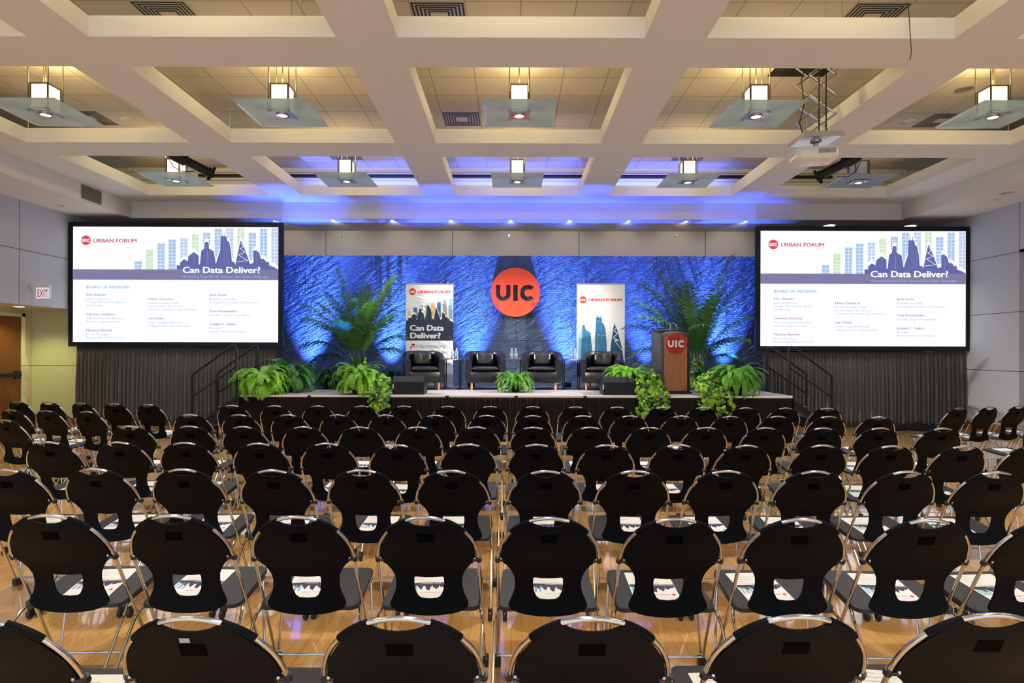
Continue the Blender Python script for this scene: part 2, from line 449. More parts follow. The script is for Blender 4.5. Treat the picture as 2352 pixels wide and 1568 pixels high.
def letters_loops():
    U = [(-.79, .30), (-.79, -.065)]+arc(-.495, -.065, .295, 180, 360, 14)[1:]+[(-.20, .30), (-.375, .30), (-.375, -.065)]+arc(-.495, -.065, .12, 360, 180, 10)[1:]+[(-.615, .30)]
    I = [(-.085, .30), (-.085, -.35), (.095, -.35), (.095, .30)]
    C = arc(.515, -.03, .335, 42, 318, 24)+arc(.515, -.03, .15, 312, 48, 16)
    C = [(max(.2, p[0]), p[1]) for p in C]
    return [U, I, C]
LET = letters_loops()
def logo(art, cx, cy, r, disc, letter, layer=3, sy=1):
    art.poly([[(cx+r*p[0], cy+sy*r*p[1]) for p in arc(0, 0, 1, 0, 348, 29)]], disc, layer)
    for lp in LET: art.poly([[(cx+r*p[0], cy+sy*r*p[1]) for p in lp]], letter, layer+1)

SKY = [(1278, 436), (1278, 410), (1290, 402), (1303, 408), (1303, 385), (1330, 362), (1358, 375), (1362, 340), (1400, 310), (1436, 335), (1437, 400), (1445, 398), (1455, 300), (1475, 285), (1480, 240), (1490, 235), (1507, 240), (1510, 285), (1545, 305), (1560, 395), (1570, 360), (1590, 300), (1595, 195), (1600, 195), (1603, 150), (1606, 195), (1621, 195), (1624, 155), (1627, 195), (1637, 200), (1640, 230), (1655, 235), (1668, 300), (1675, 378), (1693, 380), (1700, 400), (1735, 230), (1745, 232), (1790, 350), (1805, 395), (1830, 385), (1830, 300), (1850, 295), (1872, 315), (1885, 360), (1895, 355), (1910, 362), (1920, 380), (1940, 378), (1945, 405), (1975, 415), (2005, 432), (2008, 436)]
BARS = [(973, 1026, 376, 0), (1056, 1107, 293, 1), (1139, 1191, 248, 0), (1218, 1271, 220, 0), (1303, 1355, 210, 2), (1386, 1435, 182, 1), (1467, 1519, 170, 0), (1549, 1600, 141, 0), (1632, 1684, 138, 2), (1713, 1763, 138, 1), (1794, 1846, 170, 0), (1876, 1927, 140, 0), (1957, 2007, 135, 2)]
TREND = [(1000, 390), (1190, 252), (1278, 285), (1385, 203), (1480, 226), (1640, 236), (1765, 180), (1895, 212), (2007, 165)]

# ------------------------------------------------------------------ room shell
def flat(name, pts, m):
    b = MB(); b.add(pts, [tuple(range(len(pts)))]); return struct(b.build(name, m, fix=False))
YB = -5.0
XA = -10.07
b = MB(); b.box(XA-.3, XR+.6, YB, YW+.1, -.1, 0); struct(b.build('floor', M_FLOOR))
b = MB(); b.box(XL-.2, XR+.4, YB, YF-.06, ZC, ZC+.05); struct(b.build('ceiling', M_TILE))
# coffered beam grid hung below the tile ceiling
xe = [-8.084]; 
for k in (-2, -1, 0, 1, 2): xe += [3.08*k-1.2328, 3.08*k+1.2328]
xe += [8.084]; xe = [x+X0 for x in xe]
ye = [-3.2]
for yc in PEND_Y[::-1]: ye += [yc-1.22, yc+1.22]
ye += [YF]
b = MB()
solid = lambda i, j: 0 <= i < len(xe)-1 and 0 <= j < len(ye)-1 and not (i % 2 and j % 2)
for i in range(len(xe)-1):
    for j in range(len(ye)-1):
        if not solid(i, j): continue
        x0, x1, y0, y1 = xe[i], xe[i+1], ye[j], ye[j+1]
        b.add([(x0, y0, ZB), (x1, y0, ZB), (x1, y1, ZB), (x0, y1, ZB)], [(3, 2, 1, 0)])
        b.add([(x0, y0, ZBT), (x1, y0, ZBT), (x1, y1, ZBT), (x0, y1, ZBT)], [(0, 1, 2, 3)])
        for (di, dj, p, q) in ((-1, 0, (x0, y1), (x0, y0)), (1, 0, (x1, y0), (x1, y1)), (0, -1, (x0, y0), (x1, y0)), (0, 1, (x1, y1), (x0, y1))):
            if not solid(i+di, j+dj): b.add([(*p, ZB), (*q, ZB), (*q, ZBT), (*p, ZBT)], [(0, 1, 2, 3)])
struct(b.build('ceiling_beam_grid', M_PAINT))
# perimeter fascia and soffit
XFL, XFR = X0-8.084, X0+8.084
b = MB()
b.box(XFL-.04, XFL, YB, YF+.04, ZS, ZB+.02); b.box(XFR, XFR+.04, YB, YF+.04, ZS, ZB+.02); b.box(XFL, XFR, YF, YF+.04, ZS, ZB+.02)
struct(b.build('trim_fascia', M_SOFF))
b = MB()
b.box(XL-.1, XFL-.04, YB, YW, ZS, ZS+.04); b.box(XFR+.04, XR+.3, YB, YW, ZS, ZS+.04); b.box(XFL-.04, XFR+.04, YF+.04, YW, ZS, ZS+.04)
struct(b.build('ceiling_soffit', M_SOFF))
b = MB()   # upstand behind the last beams, with two ledges
b.box(XL-.2, XR+.4, YF-.08, YF-.02, ZB+.01, ZC+.05); b.box(XFL, XFR, YF-.16, YF-.08, 5.08, 5.12); b.box(XFL, XFR, YF-.14, YF-.08, 5.25, ZC)
struct(b.build('wall_bulkhead', M_SOFF))
# walls
b = MB(); b.box(XL-.1, XR+.3, YW, YW+.1, 0, ZS+.02); struct(b.build('wall_rear', M_WALLB))
ZH = 2.38
b = MB(); b.box(XL-.12, XL, YB, YW, ZH, ZC); struct(b.build('wall_left', M_WALL))
b = MB(); b.box(XL-.12, XL, 12.78, YW, 0, ZH); b.box(XA-.1, XL-.12, 12.78, 12.88, 0, ZH); b.box(XA-.1, XA, YB, 10.55, 0, ZH); b.box(XA-.1, XA, 12.55, 12.78, 0, ZH); b.box(XA-.1, XA, 10.55, 12.55, 2.28, ZH)
b.box(XA-.1, XL-.12, YB, 12.88, ZH, ZH+.1)
struct(b.build('wall_alcove', M_ALC))
b = MB(); b.box(XR, XR+.1, 11.25, YW, 0, ZC); b.box(XR, XR+.1, YB, 11.25, 3.4, ZC); b.box(XR+.16, XR+.26, YB, 11.25, 0, 3.4); b.box(XR+.1, XR+.26, 11.25, 11.3, 0, 3.4); b.box(XR, XR+.26, YB, 11.25, 3.4, 3.44)
struct(b.build('wall_right', M_WALL))
b = MB(); b.box(XR-.012, XR, 11.25, YW, 0, .15); b.box(XR+.148, XR+.16, YB, 11.25, 0, .15); struct(b.build('baseboard_right', M_BASE))
b = MB(); b.box(XA, XL, 12.768, 12.78, 0, .12); struct(b.build('baseboard_left', M_BASE))
# door in the alcove
d = struct(bpy.data.objects.new('door_1', None)); COL.objects.link(d)
b = MB(); b.bbox(XA-.03, XA+.015, 10.62, 12.47, .0, 2.225, .004); struct(b.build('door_leaf', M_DOORW, d))
b = MB(); b.box(XA-.03, XA+.04, 12.47, 12.55, 0, 2.29); b.box(XA-.03, XA+.04, 10.54, 10.62, 0, 2.29); b.box(XA-.03, XA+.04, 10.54, 12.55, 2.22, 2.29); struct(b.build('door_frame', M_ALC, d))
b = MB(); b.bbox(XA+.015, XA+.075, 10.8, 12.42, 1.0, 1.075, .008); b.box(XA+.015, XA+.06, 12.3, 12.42, .96, 1.11); struct(b.build('panic_bar', M_MBLACK, d))
lamp('alcove_downlight_lamp', 'SPOT', (-9.55, 11.9, ZH-.03), (-9.6, 12.1, 0), 52, (.93, .98, .42), spot_size=math.radians(120), spot_blend=.7, shadow_soft_size=.06)
o = tag(MB().lathe([(.085, 0), (.085, -.006), (.07, -.006), (.062, .0)], (-9.58, 11.83, ZH), 24).build('recessed_light', M_CANL, smooth=True), 'round recessed downlight in the alcove ceiling above the wooden door', 'light')

# ------------------------------------------------------------------ pendant lights
def make_pendant():
    t = thing('pendant_light', 'x', 'ceiling light', group='square glass pendant lights')
    zp = ZB-.04                                   # underside of the glass panel (local origin at panel centre)
    b = MB(); b.bbox(-.46, .46, -.46, .46, 0, .012, .003); g = b.build('glass_panel', M_GLASS, t)
    b = MB(); b.box(-.46, -.425, -.3, .46, -.002, 0); b.box(-.46, .16, .425, .46, -.002, 0); b.build('clear_edge_reflection', M_GEDGE, g)  # clear border, its bright L-shaped reflection painted as pale strips
    b = MB()
    b.box(-.105, .105, -.105, .105, .03, .33); b.build('diffuser', M_LAMP, t)
    b = MB()
    for sx in (-1, 1):
        for sy in (-1, 1):
            b.box(*sorted((sx*.102, sx*.118)), *sorted((sy*.102, sy*.118)), .012, .345)
    for z in (.335, .018):
        b.box(-.118, .118, -.118, -.102, z, z+.014); b.box(-.118, .118, .102, .118, z, z+.014); b.box(-.118, -.102, -.102, .102, z, z+.014); b.box(.102, .118, -.102, .102, z, z+.014)
    b.build('box_frame', M_BRONZE, t)
    for sx in (-1, 1):
        for sy in (-1, 1): MB().tube([(sx*.128, sy*.128, .0), (sx*.128, sy*.128, ZC-zp)], .006, 6).build('rod', M_BRONZE, t, True)
    MB().tube([(0, 0, .345), (0, 0, ZC-zp)], .008, 6).build('stem', M_BRONZE, t, True)
    b = MB(); b.bbox(-.125, .125, -.125, .125, -.02, -.006, .002)
    for sx in (-1, 1):
        for sy in (-1, 1): b.lathe([(.014, -.032), (.014, -.006), (.008, -.002)], (sx*.13, sy*.13, 0), 10)
    pl = b.build('mount_plate', M_STEEL, t)
    MB().lathe([(.082, -.022), (.082, -.034), (.066, -.034), (.06, -.024)], n=24).build('lens_ring', M_CHROME, pl, True)
    MB().lathe([(.062, -.025), (.0, -.025)], n=24).build('lens', M_LENS, pl)
    return t
pend = make_pendant()
first = True
colw = ['leftmost', 'second from left', 'central', 'second from right', 'rightmost']
for r, yc in enumerate(PEND_Y):
    for c, xc in enumerate(PEND_X):
        loc = (xc, yc, ZB-.04)
        if r < 2:
            lab = f'square frosted glass pendant light, {colw[c]} of the ' + ('row nearest the stage' if r == 0 else 'nearer fully visible row')
            if first: pend.location = loc; pend['label'] = lab; first = False
            else:
                q = dup(pend, loc, 0, lab)
                if (r, c) == (0, 4):
                    for ch in q.children:
                        if ch.name.startswith('diffuser'):
                            ch.data = ch.data.copy(); ch.data.materials[0] = mat('unlit_diffuser', rgb(190, 200, 214), .5); ch['label'] = 'unlit white glass box'
        lamp('pendant_spot_lamp', 'SPOT', (xc, yc, ZB-.09), (xc, yc, 0), P_SPOT*(.6, .75, .65, .5, 1.5)[r], NEUT, spot_size=math.radians(88), spot_blend=.75, shadow_soft_size=.035)
        lamp('pendant_box_lamp', 'POINT', (xc, yc, ZB+.42), None, 20 if (r, c) != (0, 4) else 3, WARM, shadow_soft_size=.08)

# ceiling diffusers
def make_vent():
    b = MB(); b.box(-.3, .3, -.3, .3, -.004, .0, 1)
    for k in range(5):
        s0, s1 = .29-.042*k, .29-.042*k-.023
        for (x0, x1, y0, y1) in ((-s0, s0, -s0, -s1), (-s0, s0, s1, s0), (-s0, -s1, -s1, s1), (s1, s0, -s1, s1)):
            b.box(x0, x1, y0, y1, -.0065, -.004, 0)
    return b
vl = [(-.835, 6.925, 'square slatted ceiling vent above the top centre coffer'), (-3.885, 6.925, 'square slatted ceiling vent at top left of the picture'), (4.045, 6.925, 'square slatted ceiling vent at top right of the picture'),
      (-.835, 9.975, 'square slatted ceiling vent left of the central nearer pendant'), (-6.93, 9.975, 'square slatted ceiling vent beside the leftmost nearer pendant'), (7.0, 9.975, 'square slatted ceiling vent behind the rightmost nearer pendant'),
      (-3.275, 11.8, 'slatted ceiling vent behind the second pendant of the stage row'), (3.435, 11.8, 'slatted ceiling vent behind the fourth pendant of the stage row')]
vent = None
for x, y, lab in vl:
    if vent is None: vent = tag(make_vent().build('ceiling_vent', [M_MBLACK, M_VENT]), lab, 'vent', 'ceiling air vents'); vent.location = (x, y, ZC)
    else: o = dup(vent, (x, y, ZC), 0, lab)

# hanger rods that carry the beam grid
hr = None
hl = [(xe[i]+dx, y) for i, dx in ((1, -.1), (3, -.1), (4, .1), (5, -.08), (6, .08), (7, .1), (8, .1), (10, .1)) for y in (7.4, 9.32)]
hl += [(X0+.0, 6.5), (-2.4, 6.6), (-2.25, 6.5), (X0+3.25, 6.5), (X0+3.45, 6.55)]
for i, (x, y) in enumerate(hl):
    if hr is None:
        hr = tag(MB().tube([(0, 0, ZBT-.01), (0, 0, ZC)], .0045, 6).build('hanger_rod', M_STEEL, smooth=True), 'thin steel hanger rod rising from a beam to the tile ceiling', 'rod', 'hanger rods above the beams'); hr.location = (x, y, 0)
    else: dup(hr, (x, y, 0), 0, hr['label'])
o = tag(MB().tube([(0, 0, .3), (.004, -.02, .1), (.01, -.03, -.1), (.006, -.05, -.22), (-.02, -.06, -.3)], .004, 6).build('cable', M_RUBBER, smooth=True), 'thin dark cable dangling over the beam at top right', 'cable'); o.location = px(2083, 75, 6.04)
# recessed cans, detectors, soffit spots
def can(name, p, r, m, lab, cat='light', n=20):
    o = tag(MB().lathe([(r, 0), (r, -.01), (r*.82, -.012), (r*.75, -.002), (0, -.002)], n=n).build(name, m, smooth=True), lab, cat); o.location = p
    return o
def onz(x, y, z):                # point of a horizontal plane z seen at pixel (x, y)
    y2 = y-(x-1177)*.0026; Y = (z-HC)*FPX/(807-y2)
    return Vector(((x-1177)*Y/FPX, Y, z))
can('recessed_light', onz(2212, 205, ZC), .12, M_STEEL, 'round chrome recessed ceiling light nearest the rightmost pendant')
can('recessed_light', onz(2085, 278, ZC), .12, M_STEEL, 'round chrome recessed ceiling light above the hanging projector, right')
can('recessed_light', onz(2311, 443, ZS), .1, M_STEEL, 'round recessed light in the right side soffit')
can('sprinkler', onz(2290, 458, ZS), .05, M_STEEL, 'small sprinkler cap in the right side soffit', 'sprinkler')
can('sprinkler', onz(140, 472, ZS), .06, M_STEEL, 'small sprinkler cap in the left side soffit', 'sprinkler')
can('smoke_detector', onz(286, 272, ZC), .075, M_WHITE, 'white smoke detector on the ceiling at left', 'detector')
can('recessed_light', onz(1904, 518, ZS), .11, M_CANL, 'lit recessed soffit light above the right screen, left one')
can('recessed_light', onz(2090, 519, ZS), .11, M_CANL, 'lit recessed soffit light above the right screen, right one')
for i, x in enumerate((628, 764, 900, 1035, 1172, 1308, 1443, 1575, 1712)):
    p = onz(x, 507+(x-1177)*.0026, ZS)
    lamp('soffit_spot_lamp', 'SPOT', (p.x, p.y, p.z-.03), (p.x, YW, p.z-.45), 26, (1, .92, .82), spot_size=math.radians(86), spot_blend=.9, shadow_soft_size=.04)
    can('soffit_spot', p, .035, M_CANL if i else M_STEEL, f'tiny soffit downlight over the stage, {ORD[i]} from the left', 'light', 12)['group'] = 'tiny soffit downlights over the stage'
for x, w in ((782, 'left'), (1168, 'middle'), (1553, 'right')):
    p = px(x, 541, YW-.02)
    o = tag(MB().lathe([(.03, 0), (.03, .03), (.018, .05), (0, .05)], axis='Y', n=14).build('wall_nozzle', M_STEEL, smooth=True), f'small round nozzle on the wall above the blue backdrop, {w}', 'nozzle'); o.location = (p.x, YW, p.z)
# side fascia grille
b = MB()
y0, y1 = FPX*8.0/(1177-186), FPX*8.0/(1177-231)
b.box(XFL, XFL+.012, y0, y1, 4.36, 4.62)
for k in range(16): b.box(XFL+.012, XFL+.02, y0, y1, 4.365+k*.016, 4.365+k*.016+.008, 0)
tag(b.build('wall_grille', mat('grille_grey', rgb(120, 112, 102), .7)), 'rectangular grey return-air grille on the left fascia', 'grille')

# ------------------------------------------------------------------ projector on its scissor lift
t = thing('projector_lift', 'steel scissor lift lowering the projector from a ceiling opening', 'lift', (3.95, 7.95, 0))
b = MB(); b.box(-.45, .32, -.35, .45, ZC-.006, ZC-.002); b.build('opening_shade_sheet', M_DARK, t)  # black sheet under the tiles paints the darkness inside the opening
zpl = 4.28
b = MB(); b.box(-.24, .24, -.22, .24, zpl, zpl+.012); b.box(-.24, .24, -.235, -.22, zpl-.005, zpl+.06); b.box(-.24, .24, .24, .252, zpl-.005, zpl+.06); b.box(-.252, -.24, -.235, .252, zpl-.005, zpl+.06); b.box(.24, .252, -.235, .252, zpl-.005, zpl+.06)
b.build('platform', M_STEEL, t)
for yy in (-.18, .18):
    for lvl in range(4):
        za, zb = zpl+.05+lvl*.25, zpl+.05+(lvl+1)*.25
        for s in (-1, 1):
            MB().tube([(s*.17, yy+s*.012, za), (-s*.17, yy+s*.012, zb)], [.014, .014], 6).build('scissor_arm', M_STEEL, t, True)
for xx in (-.06, .03): MB().tube([(xx, -.2, zpl+.05), (xx, -.2, ZC)], .008, 6).build('power_cable', M_RUBBER, t, True)
MB().tube([(-.2, -.1, zpl+.0), (-.27, -.12, zpl+.2), (-.2, -.1, zpl+.45), (-.24, -.1, zpl+.75), (-.15, -.1, ZC)], .007, 6).build('power_cable', M_RUBBER, t, True)
b = MB(); b.lathe([(.07, 0), (.07, -.015), (.03, -.03), (.03, -.09)], (0, 0, zpl), 14); b.box(-.08, .08, -.06, .06, zpl-.105, zpl-.09); b.build('ceiling_mount', M_STEEL, t, True)
t = thing('projector', 'white ceiling projector hanging under the scissor lift', 'projector', (3.92, 7.95, 0), math.radians(-8))
zq = zpl-.27
prof = rrect(-.27, .27, -.2, .2, .1, 6)
b = MB(); rings = [(.86, 0), (1, .03), (1, .12), (.93, .155), (.7, .165)]
vs = [(p[0]*k, p[1]*k, zq+z) for k, z in rings for p in prof]; n = len(prof)
b.add(vs, [(i*n+j, i*n+(j+1) % n, (i+1)*n+(j+1) % n, (i+1)*n+j) for i in range(len(rings)-1) for j in range(n)]+[tuple(range(n))[::-1], tuple((len(rings)-1)*n+j for j in range(n))])
body = b.build('body', M_WHITE, t, True, sharp=50)
b = MB(); b.box(.0, .1, -.212, -.195, zq+.06, zq+.12); b.box(.105, .2, -.212, -.195, zq+.06, zq+.12); b.build('exhaust_grille', M_GREY, t)
MB().lathe([(.06, 0), (.06, .04), (.045, .045), (.04, .03), (0, .03)], (.05, .2, zq+.08), 18, axis='Y', M=Matrix.Rotation(PI, 4, 'Z')).build('lens', M_MBLACK, t, True)
a = Art(lambda u, v, l: (-.272-l, -u, zq+v)); a.text('SONY', -.02, .10, .075, .03, M_GREY); a.build('maker_lettering', t)
for x, y in ((-.15, -.1), (.15, -.1), (-.15, .12), (.15, .12)): MB().lathe([(.02, -.012), (.018, 0)], (x, y, zq), 10).build('foot', M_WHITE, t)

# profile spotlights
def profile_spot(p, tgt, lab):
    t = thing('stage_spotlight', lab, 'spotlight', p)
    t.rotation_euler = (Vector(tgt)-Vector(p)).to_track_quat('-Z', 'Y').to_euler()
    MB().lathe([(.0, .34), (.08, .33), (.1, .24), (.1, .08), (.07, .04)], n=16).build('lamp_housing', M_MBLACK, t, True)
    MB().lathe([(.075, .06), (.075, -.26), (.09, -.27), (.09, -.32), (.08, -.32), (.075, -.28), (0, -.27)], n=16).build('barrel', M_MBLACK, t, True)
    b = MB(); b.box(-.1, .1, -.1, .1, -.37, -.36); b.box(-.1, -.09, -.1, .1, -.37, -.32); b.box(.09, .1, -.1, .1, -.37, -.32); b.build('colour_frame', M_MBLACK, t)
    MB().tube([(-.12, 0, .1), (-.13, .18, .12), (-.1, .3, .12), (.1, .3, .12), (.13, .18, .12), (.12, 0, .1)], .012, 6).build('yoke', M_MBLACK, t, True)
    MB().tube([(0, -.1, .3), (.02, -.2, .2), (.08, -.22, .05), (.1, -.12, -.1)], .007, 6).build('cable', M_RUBBER, t, True)
pl_, pr_ = px(436, 374, 10.2), px(1926, 381, 10.2)
profile_spot(pl_, pl_+Vector((.9, .75, -.42)), 'black profile spotlight hung among the beams at left')
profile_spot(pr_, pr_+Vector((-.9, .75, -.45)), 'black profile spotlight hung among the beams at right')
lamp('profile_lamp', 'SPOT', pl_+Vector((.36, .3, -.2)), (1.2, 11.6, 1.1), 2600, (1, .95, .88), spot_size=math.radians(46), spot_blend=.7, shadow_soft_size=.05)
lamp('profile_lamp', 'SPOT', pr_+Vector((-.36, .3, -.2)), (-1.2, 11.6, 1.1), 2600, (1, .95, .88), spot_size=math.radians(46), spot_blend=.7, shadow_soft_size=.05)
pipe = MB().tube([(-6.5, 12.6, 5.16), (6.6, 12.6, 5.16)], .03, 10).build('pipe', M_MBLACK, smooth=True); tag(pipe, 'long black pipe running behind the last coffers above the stage', 'pipe')

# ------------------------------------------------------------------ exit sign
p = px(100, 673, 11.5)
t = thing('exit_sign', 'white illuminated sign reading EXIT in red above the door alcove', 'sign', (p.x, 11.5, p.z))
b = MB(); b.bbox(-.13, .13, -.025, .025, -.11, .11, .006); sb = b.build('sign_body', M_WHITE, t)
a = Art(lambda u, v, l: (u, -.025-l, v)); a.rect(-.125, .125, -.105, .105, emis('exit_face', (.9, .88, .9, 1), .6)); a.text('EXIT', -.095, .095, -.07, .14, emis('exit_red', (.55, .02, .05, 1), .6), bold=.012); a.build('sign_face', t)
b = MB(); b.bbox(XL-p.x, .1, .0, .06, .06, .15, .008); b.build('wall_bracket', M_WHITE, t)

# ------------------------------------------------------------------ backdrop
t = thing('backdrop', 'tall wavy panelled backdrop behind the stage washed in blue light', 'backdrop', (X0, YBD, 0))
for i in range(8):
    for j in range(5):
        x0 = -6.04+1.51*i; z0, z1 = ((.4, 1.165) if j == 0 else (1.17+.606*(j-1), 1.17+.606*j-.005))
        b = MB(); b.box(x0, x0+1.503, 0, .05, z0, z1); b.build('panel', M_BACKDROP, t)
b = MB(); b.box(-6.05, 6.05, .055, .1, .0, 3.59); b.build('back_frame', M_MBLACK, t)
# round three-letter sign, letters cut right through
t = tag(MB().prism(None, lambda u, v, w: (.525*u, w, .525*v), -.02, .02, loops=[arc(0, 0, 1, 0, 356, 89)]+LET).build('round_sign', M_SIGNRED), 'large round orange-red sign with cut-out letters on the backdrop', 'sign')
p = px(1183.5, 671, YBD-.06); t.location = (p.x, YBD-.05, p.z)

# ------------------------------------------------------------------ projection screens
def slide_mats():
    e = lambda n, r, g, b_, s=1.0: emis('slide_'+n, rgb(r, g, b_), s*.81)
    return dict(bg=e('white', 240, 245, 255, 1.22), red=e('red', 222, 74, 92), pink=e('pink', 210, 110, 156), bar=[e('blue', 172, 202, 240), e('green', 214, 233, 198), e('pale', 198, 213, 244)],
                band=e('band', 130, 126, 168), sky=e('skyline', 104, 108, 170), sky2=e('skyline_light', 128, 140, 198), txt=e('text', 136, 164, 200), head=e('head', 126, 178, 212), name=e('name', 158, 120, 172), sub=e('sub', 150, 196, 232), dash=e('dash', 130, 140, 170))
def slide():
    K = 4.2/1476; mm = slide_mats()
    a = Art(lambda u, v, l: ((u-1270)*K, -.03-l, -(v-543)*K), .0015)
    a.rect(532, 2008, 957, 129, mm['bg'], 0)
    logo(a, 624, 227, 35, mm['red'], mm['bg'], 1, -1)
    a.text('URBAN FORUM', 677, 990, 242, 27, mm['pink'], bold=.045, vs=-1)
    for x0, x1, y, c in BARS:
        a.rect(x0, x1, 436, y, mm['bar'][c], 1)
        for k in range(1, 12):
            yy = y+25*k
            if yy < 432: a.rect(x0, x1, yy+1.2, yy-1.2, mm['bg'], 2)
        a.rect((x0+x1)/2-1, (x0+x1)/2+1, 436, y, mm['bg'], 2)
    a.line(TREND, 2.4, mm['dash'], 3, dash=14)
    a.poly([[(x, y-(26 if 0 < i < len(SKY)-1 else 0)) for i, (x, y) in enumerate(SKY)]], mm['bg'], 4)
    a.poly([SKY+[(2008, 510), (532, 510), (532, 436)]], mm['band'], 5)
    a.poly([SKY], mm['sky'], 6)
    for x, y0 in ((1400, 318), (1493, 245), (1616, 205), (1650, 240), (1850, 300), (1500, 300), (1632, 262)): a.line([(x, y0), (x+4, 400)], 3, mm['sky2'], 7)
    a.line([(1738, 240), (1758, 270), (1733, 285), (1770, 310), (1722, 330), (1790, 370), (1712, 380)], 3, mm['bg'], 7)
    a.text('Can Data Deliver?', 1322, 1880, 460, 46, mm['bg'], 8, bold=.03, vs=-1)
    a.text('Harnessing Data-Driven Solutions for Urban Challenges', 1320, 1940, 494, 18, mm['sub'], 8, vs=-1)
    a.line([(1298, 490), (1308, 477), (1300, 477)], 3, mm['red'], 8)
    a.text('BOARD OF ADVISORS', 629, 936, 573, 20, mm['head'], bold=.02, vs=-1)
    for nm, x, x1, base in (('Erin Aleman', 629, 770, 625), ('Clarence Anthony', 629, 835, 765), ('MarySue Barrett', 629, 816, 881), ('Henry Cisneros', 1070, 1250, 655), ('Lee Fisher', 1070, 1191, 794), ('Jack Lavin', 1512, 1636, 625), ('Toni Preckwinkle', 1512, 1709, 742), ('Joseph C. Szabo', 1512, 1706, 834)):
        a.text(nm, x, x1, base, 17, mm['name'], bold=.02, vs=-1)
    for s_, x, x1, base in (('Executive Director,', 629, 804, 654), ('Chicago Metropolitan Agency', 629, 907, 677), ('for Planning', 629, 742, 701), ('CEO and Executive Director,', 629, 900, 794), ('National League of Cities', 629, 868, 817), ('Former President,', 629, 794, 910), ('Metropolitan Planning Council', 629, 913, 933),
                            ('Former Secretary, HUD', 1070, 1292, 683), ('Former Mayor, San Antonio', 1070, 1329, 707), ('Chairman, American Triple I Partners', 1070, 1419, 730), ('Dean, Cleveland-Marshall', 1070, 1316, 823), ('College of Law, Cleveland State', 1070, 1373, 846),
                            ('President and CEO,', 1512, 1700, 654), ('Chicagoland Chamber of Commerce', 1512, 1860, 678), ('President, Cook County Board', 1512, 1800, 770), ('President,', 1512, 1604, 863), ('Historic Pullman Foundation', 1512, 1778, 887)):
        a.text(s_, x, x1, base, 15, mm['txt'], vs=-1)
    return a
def make_screen(lab):
    t = thing('projection_screen', lab, 'projection screen', group='projection screens beside the stage')
    b = MB()
    w, h, f = 2.1, 1.178, .095
    for (x0, x1, z0, z1) in ((-w-f, w+f, h, h+f), (-w-f, w+f, -h-f, -h), (-w-f, -w, -h, h), (w, w+f, -h, h)): b.bbox(x0, x1, -.04, .03, z0, z1, .004)
    b.box(-w, w, -.01, .02, -h, h)
    b.build('frame', M_MBLACK, t)
    slide().build('projected_slide', t)
    return t
pl2 = px(405, 653.5, YSC); pr2 = px(1980, 663, YSC)
scr = make_screen('large black-framed projection screen left of the stage'); scr.location = pl2
dup(scr, pr2, 0, 'large black-framed projection screen right of the stage')

def drape(name, x0, x1, y, z0, z1, m, lab, seed, period=.085, amp=.04, cat='drape', nx=None, flare=0):
    rnd = random.Random(seed); nx = nx or int((x1-x0)/period*10); nz = 10
    ph = [0]
    for i in range(nx): ph.append(ph[-1]+2*PI/10*rnd.uniform(.55, 1.5))
    vs = []
    for k in range(nz+1):
        f = k/nz
        for i in range(nx+1):
            u = i/nx; A = amp*(.35+.65*min(1, f*2.2))
            d = A*math.sin(ph[i]+.25*math.sin(f*3+i*.07))+.4*A*math.sin(ph[i]*.37+f*1.3)
            vs.append((x0+(x1-x0)*u+flare*f*(u-.5), y-d-.02*f, z1-(z1-z0)*f))
    fs = [(k*(nx+1)+i, k*(nx+1)+i+1, (k+1)*(nx+1)+i+1, (k+1)*(nx+1)+i) for k in range(nz) for i in range(nx)]
    b = MB(); b.add(vs, fs)
    o = b.build(name, m, smooth=True, sharp=None, fix=False)
    sm = o.modifiers.new('cloth_thickness', 'SOLIDIFY'); sm.thickness = .004
    return tag(o, lab, cat)
zb = pl2.z-1.178-.11
drape('screen_skirt', px(172, 0, YSC).x, px(632, 0, YSC).x, YSC+.06, .01, zb+.02, M_DRAPE, 'charcoal pleated skirt hanging below the left screen', 3)
drape('screen_skirt', px(1754, 0, YSC).x, px(2222, 0, YSC).x, YSC+.06, .01, zb-.06, M_DRAPE, 'charcoal pleated skirt hanging below the right screen', 5)
# gathered black cloth at the foot of the right skirt
p = px(2110, 975, 12.1); rnd = random.Random(4); b = MB(); vs = []
for i in range(25):
    for j in range(9):
        u, v = i/24, j/8; r = math.sin(PI*u)*math.sin(PI*v)
        vs.append(((u-.5)*1.15+rnd.uniform(-.02, .02), (v-.5)*(.22+.25*abs(math.sin(u*7+1)))+.05*math.sin(u*11), .012+r*.1*(.4+abs(math.sin(u*9)))+(.035*rnd.random() if 0 < i < 24 and 0 < j < 8 else 0)))
b.add(vs, [(i*9+j, (i+1)*9+j, (i+1)*9+j+1, i*9+j+1) for i in range(24) for j in range(8)])
o = tag(b.build('folded_cloth', M_SKIRT, smooth=True, sharp=None), 'black cloth crumpled on the floor before the right skirt', 'cloth'); o.location = (p.x, 12.15, 0)

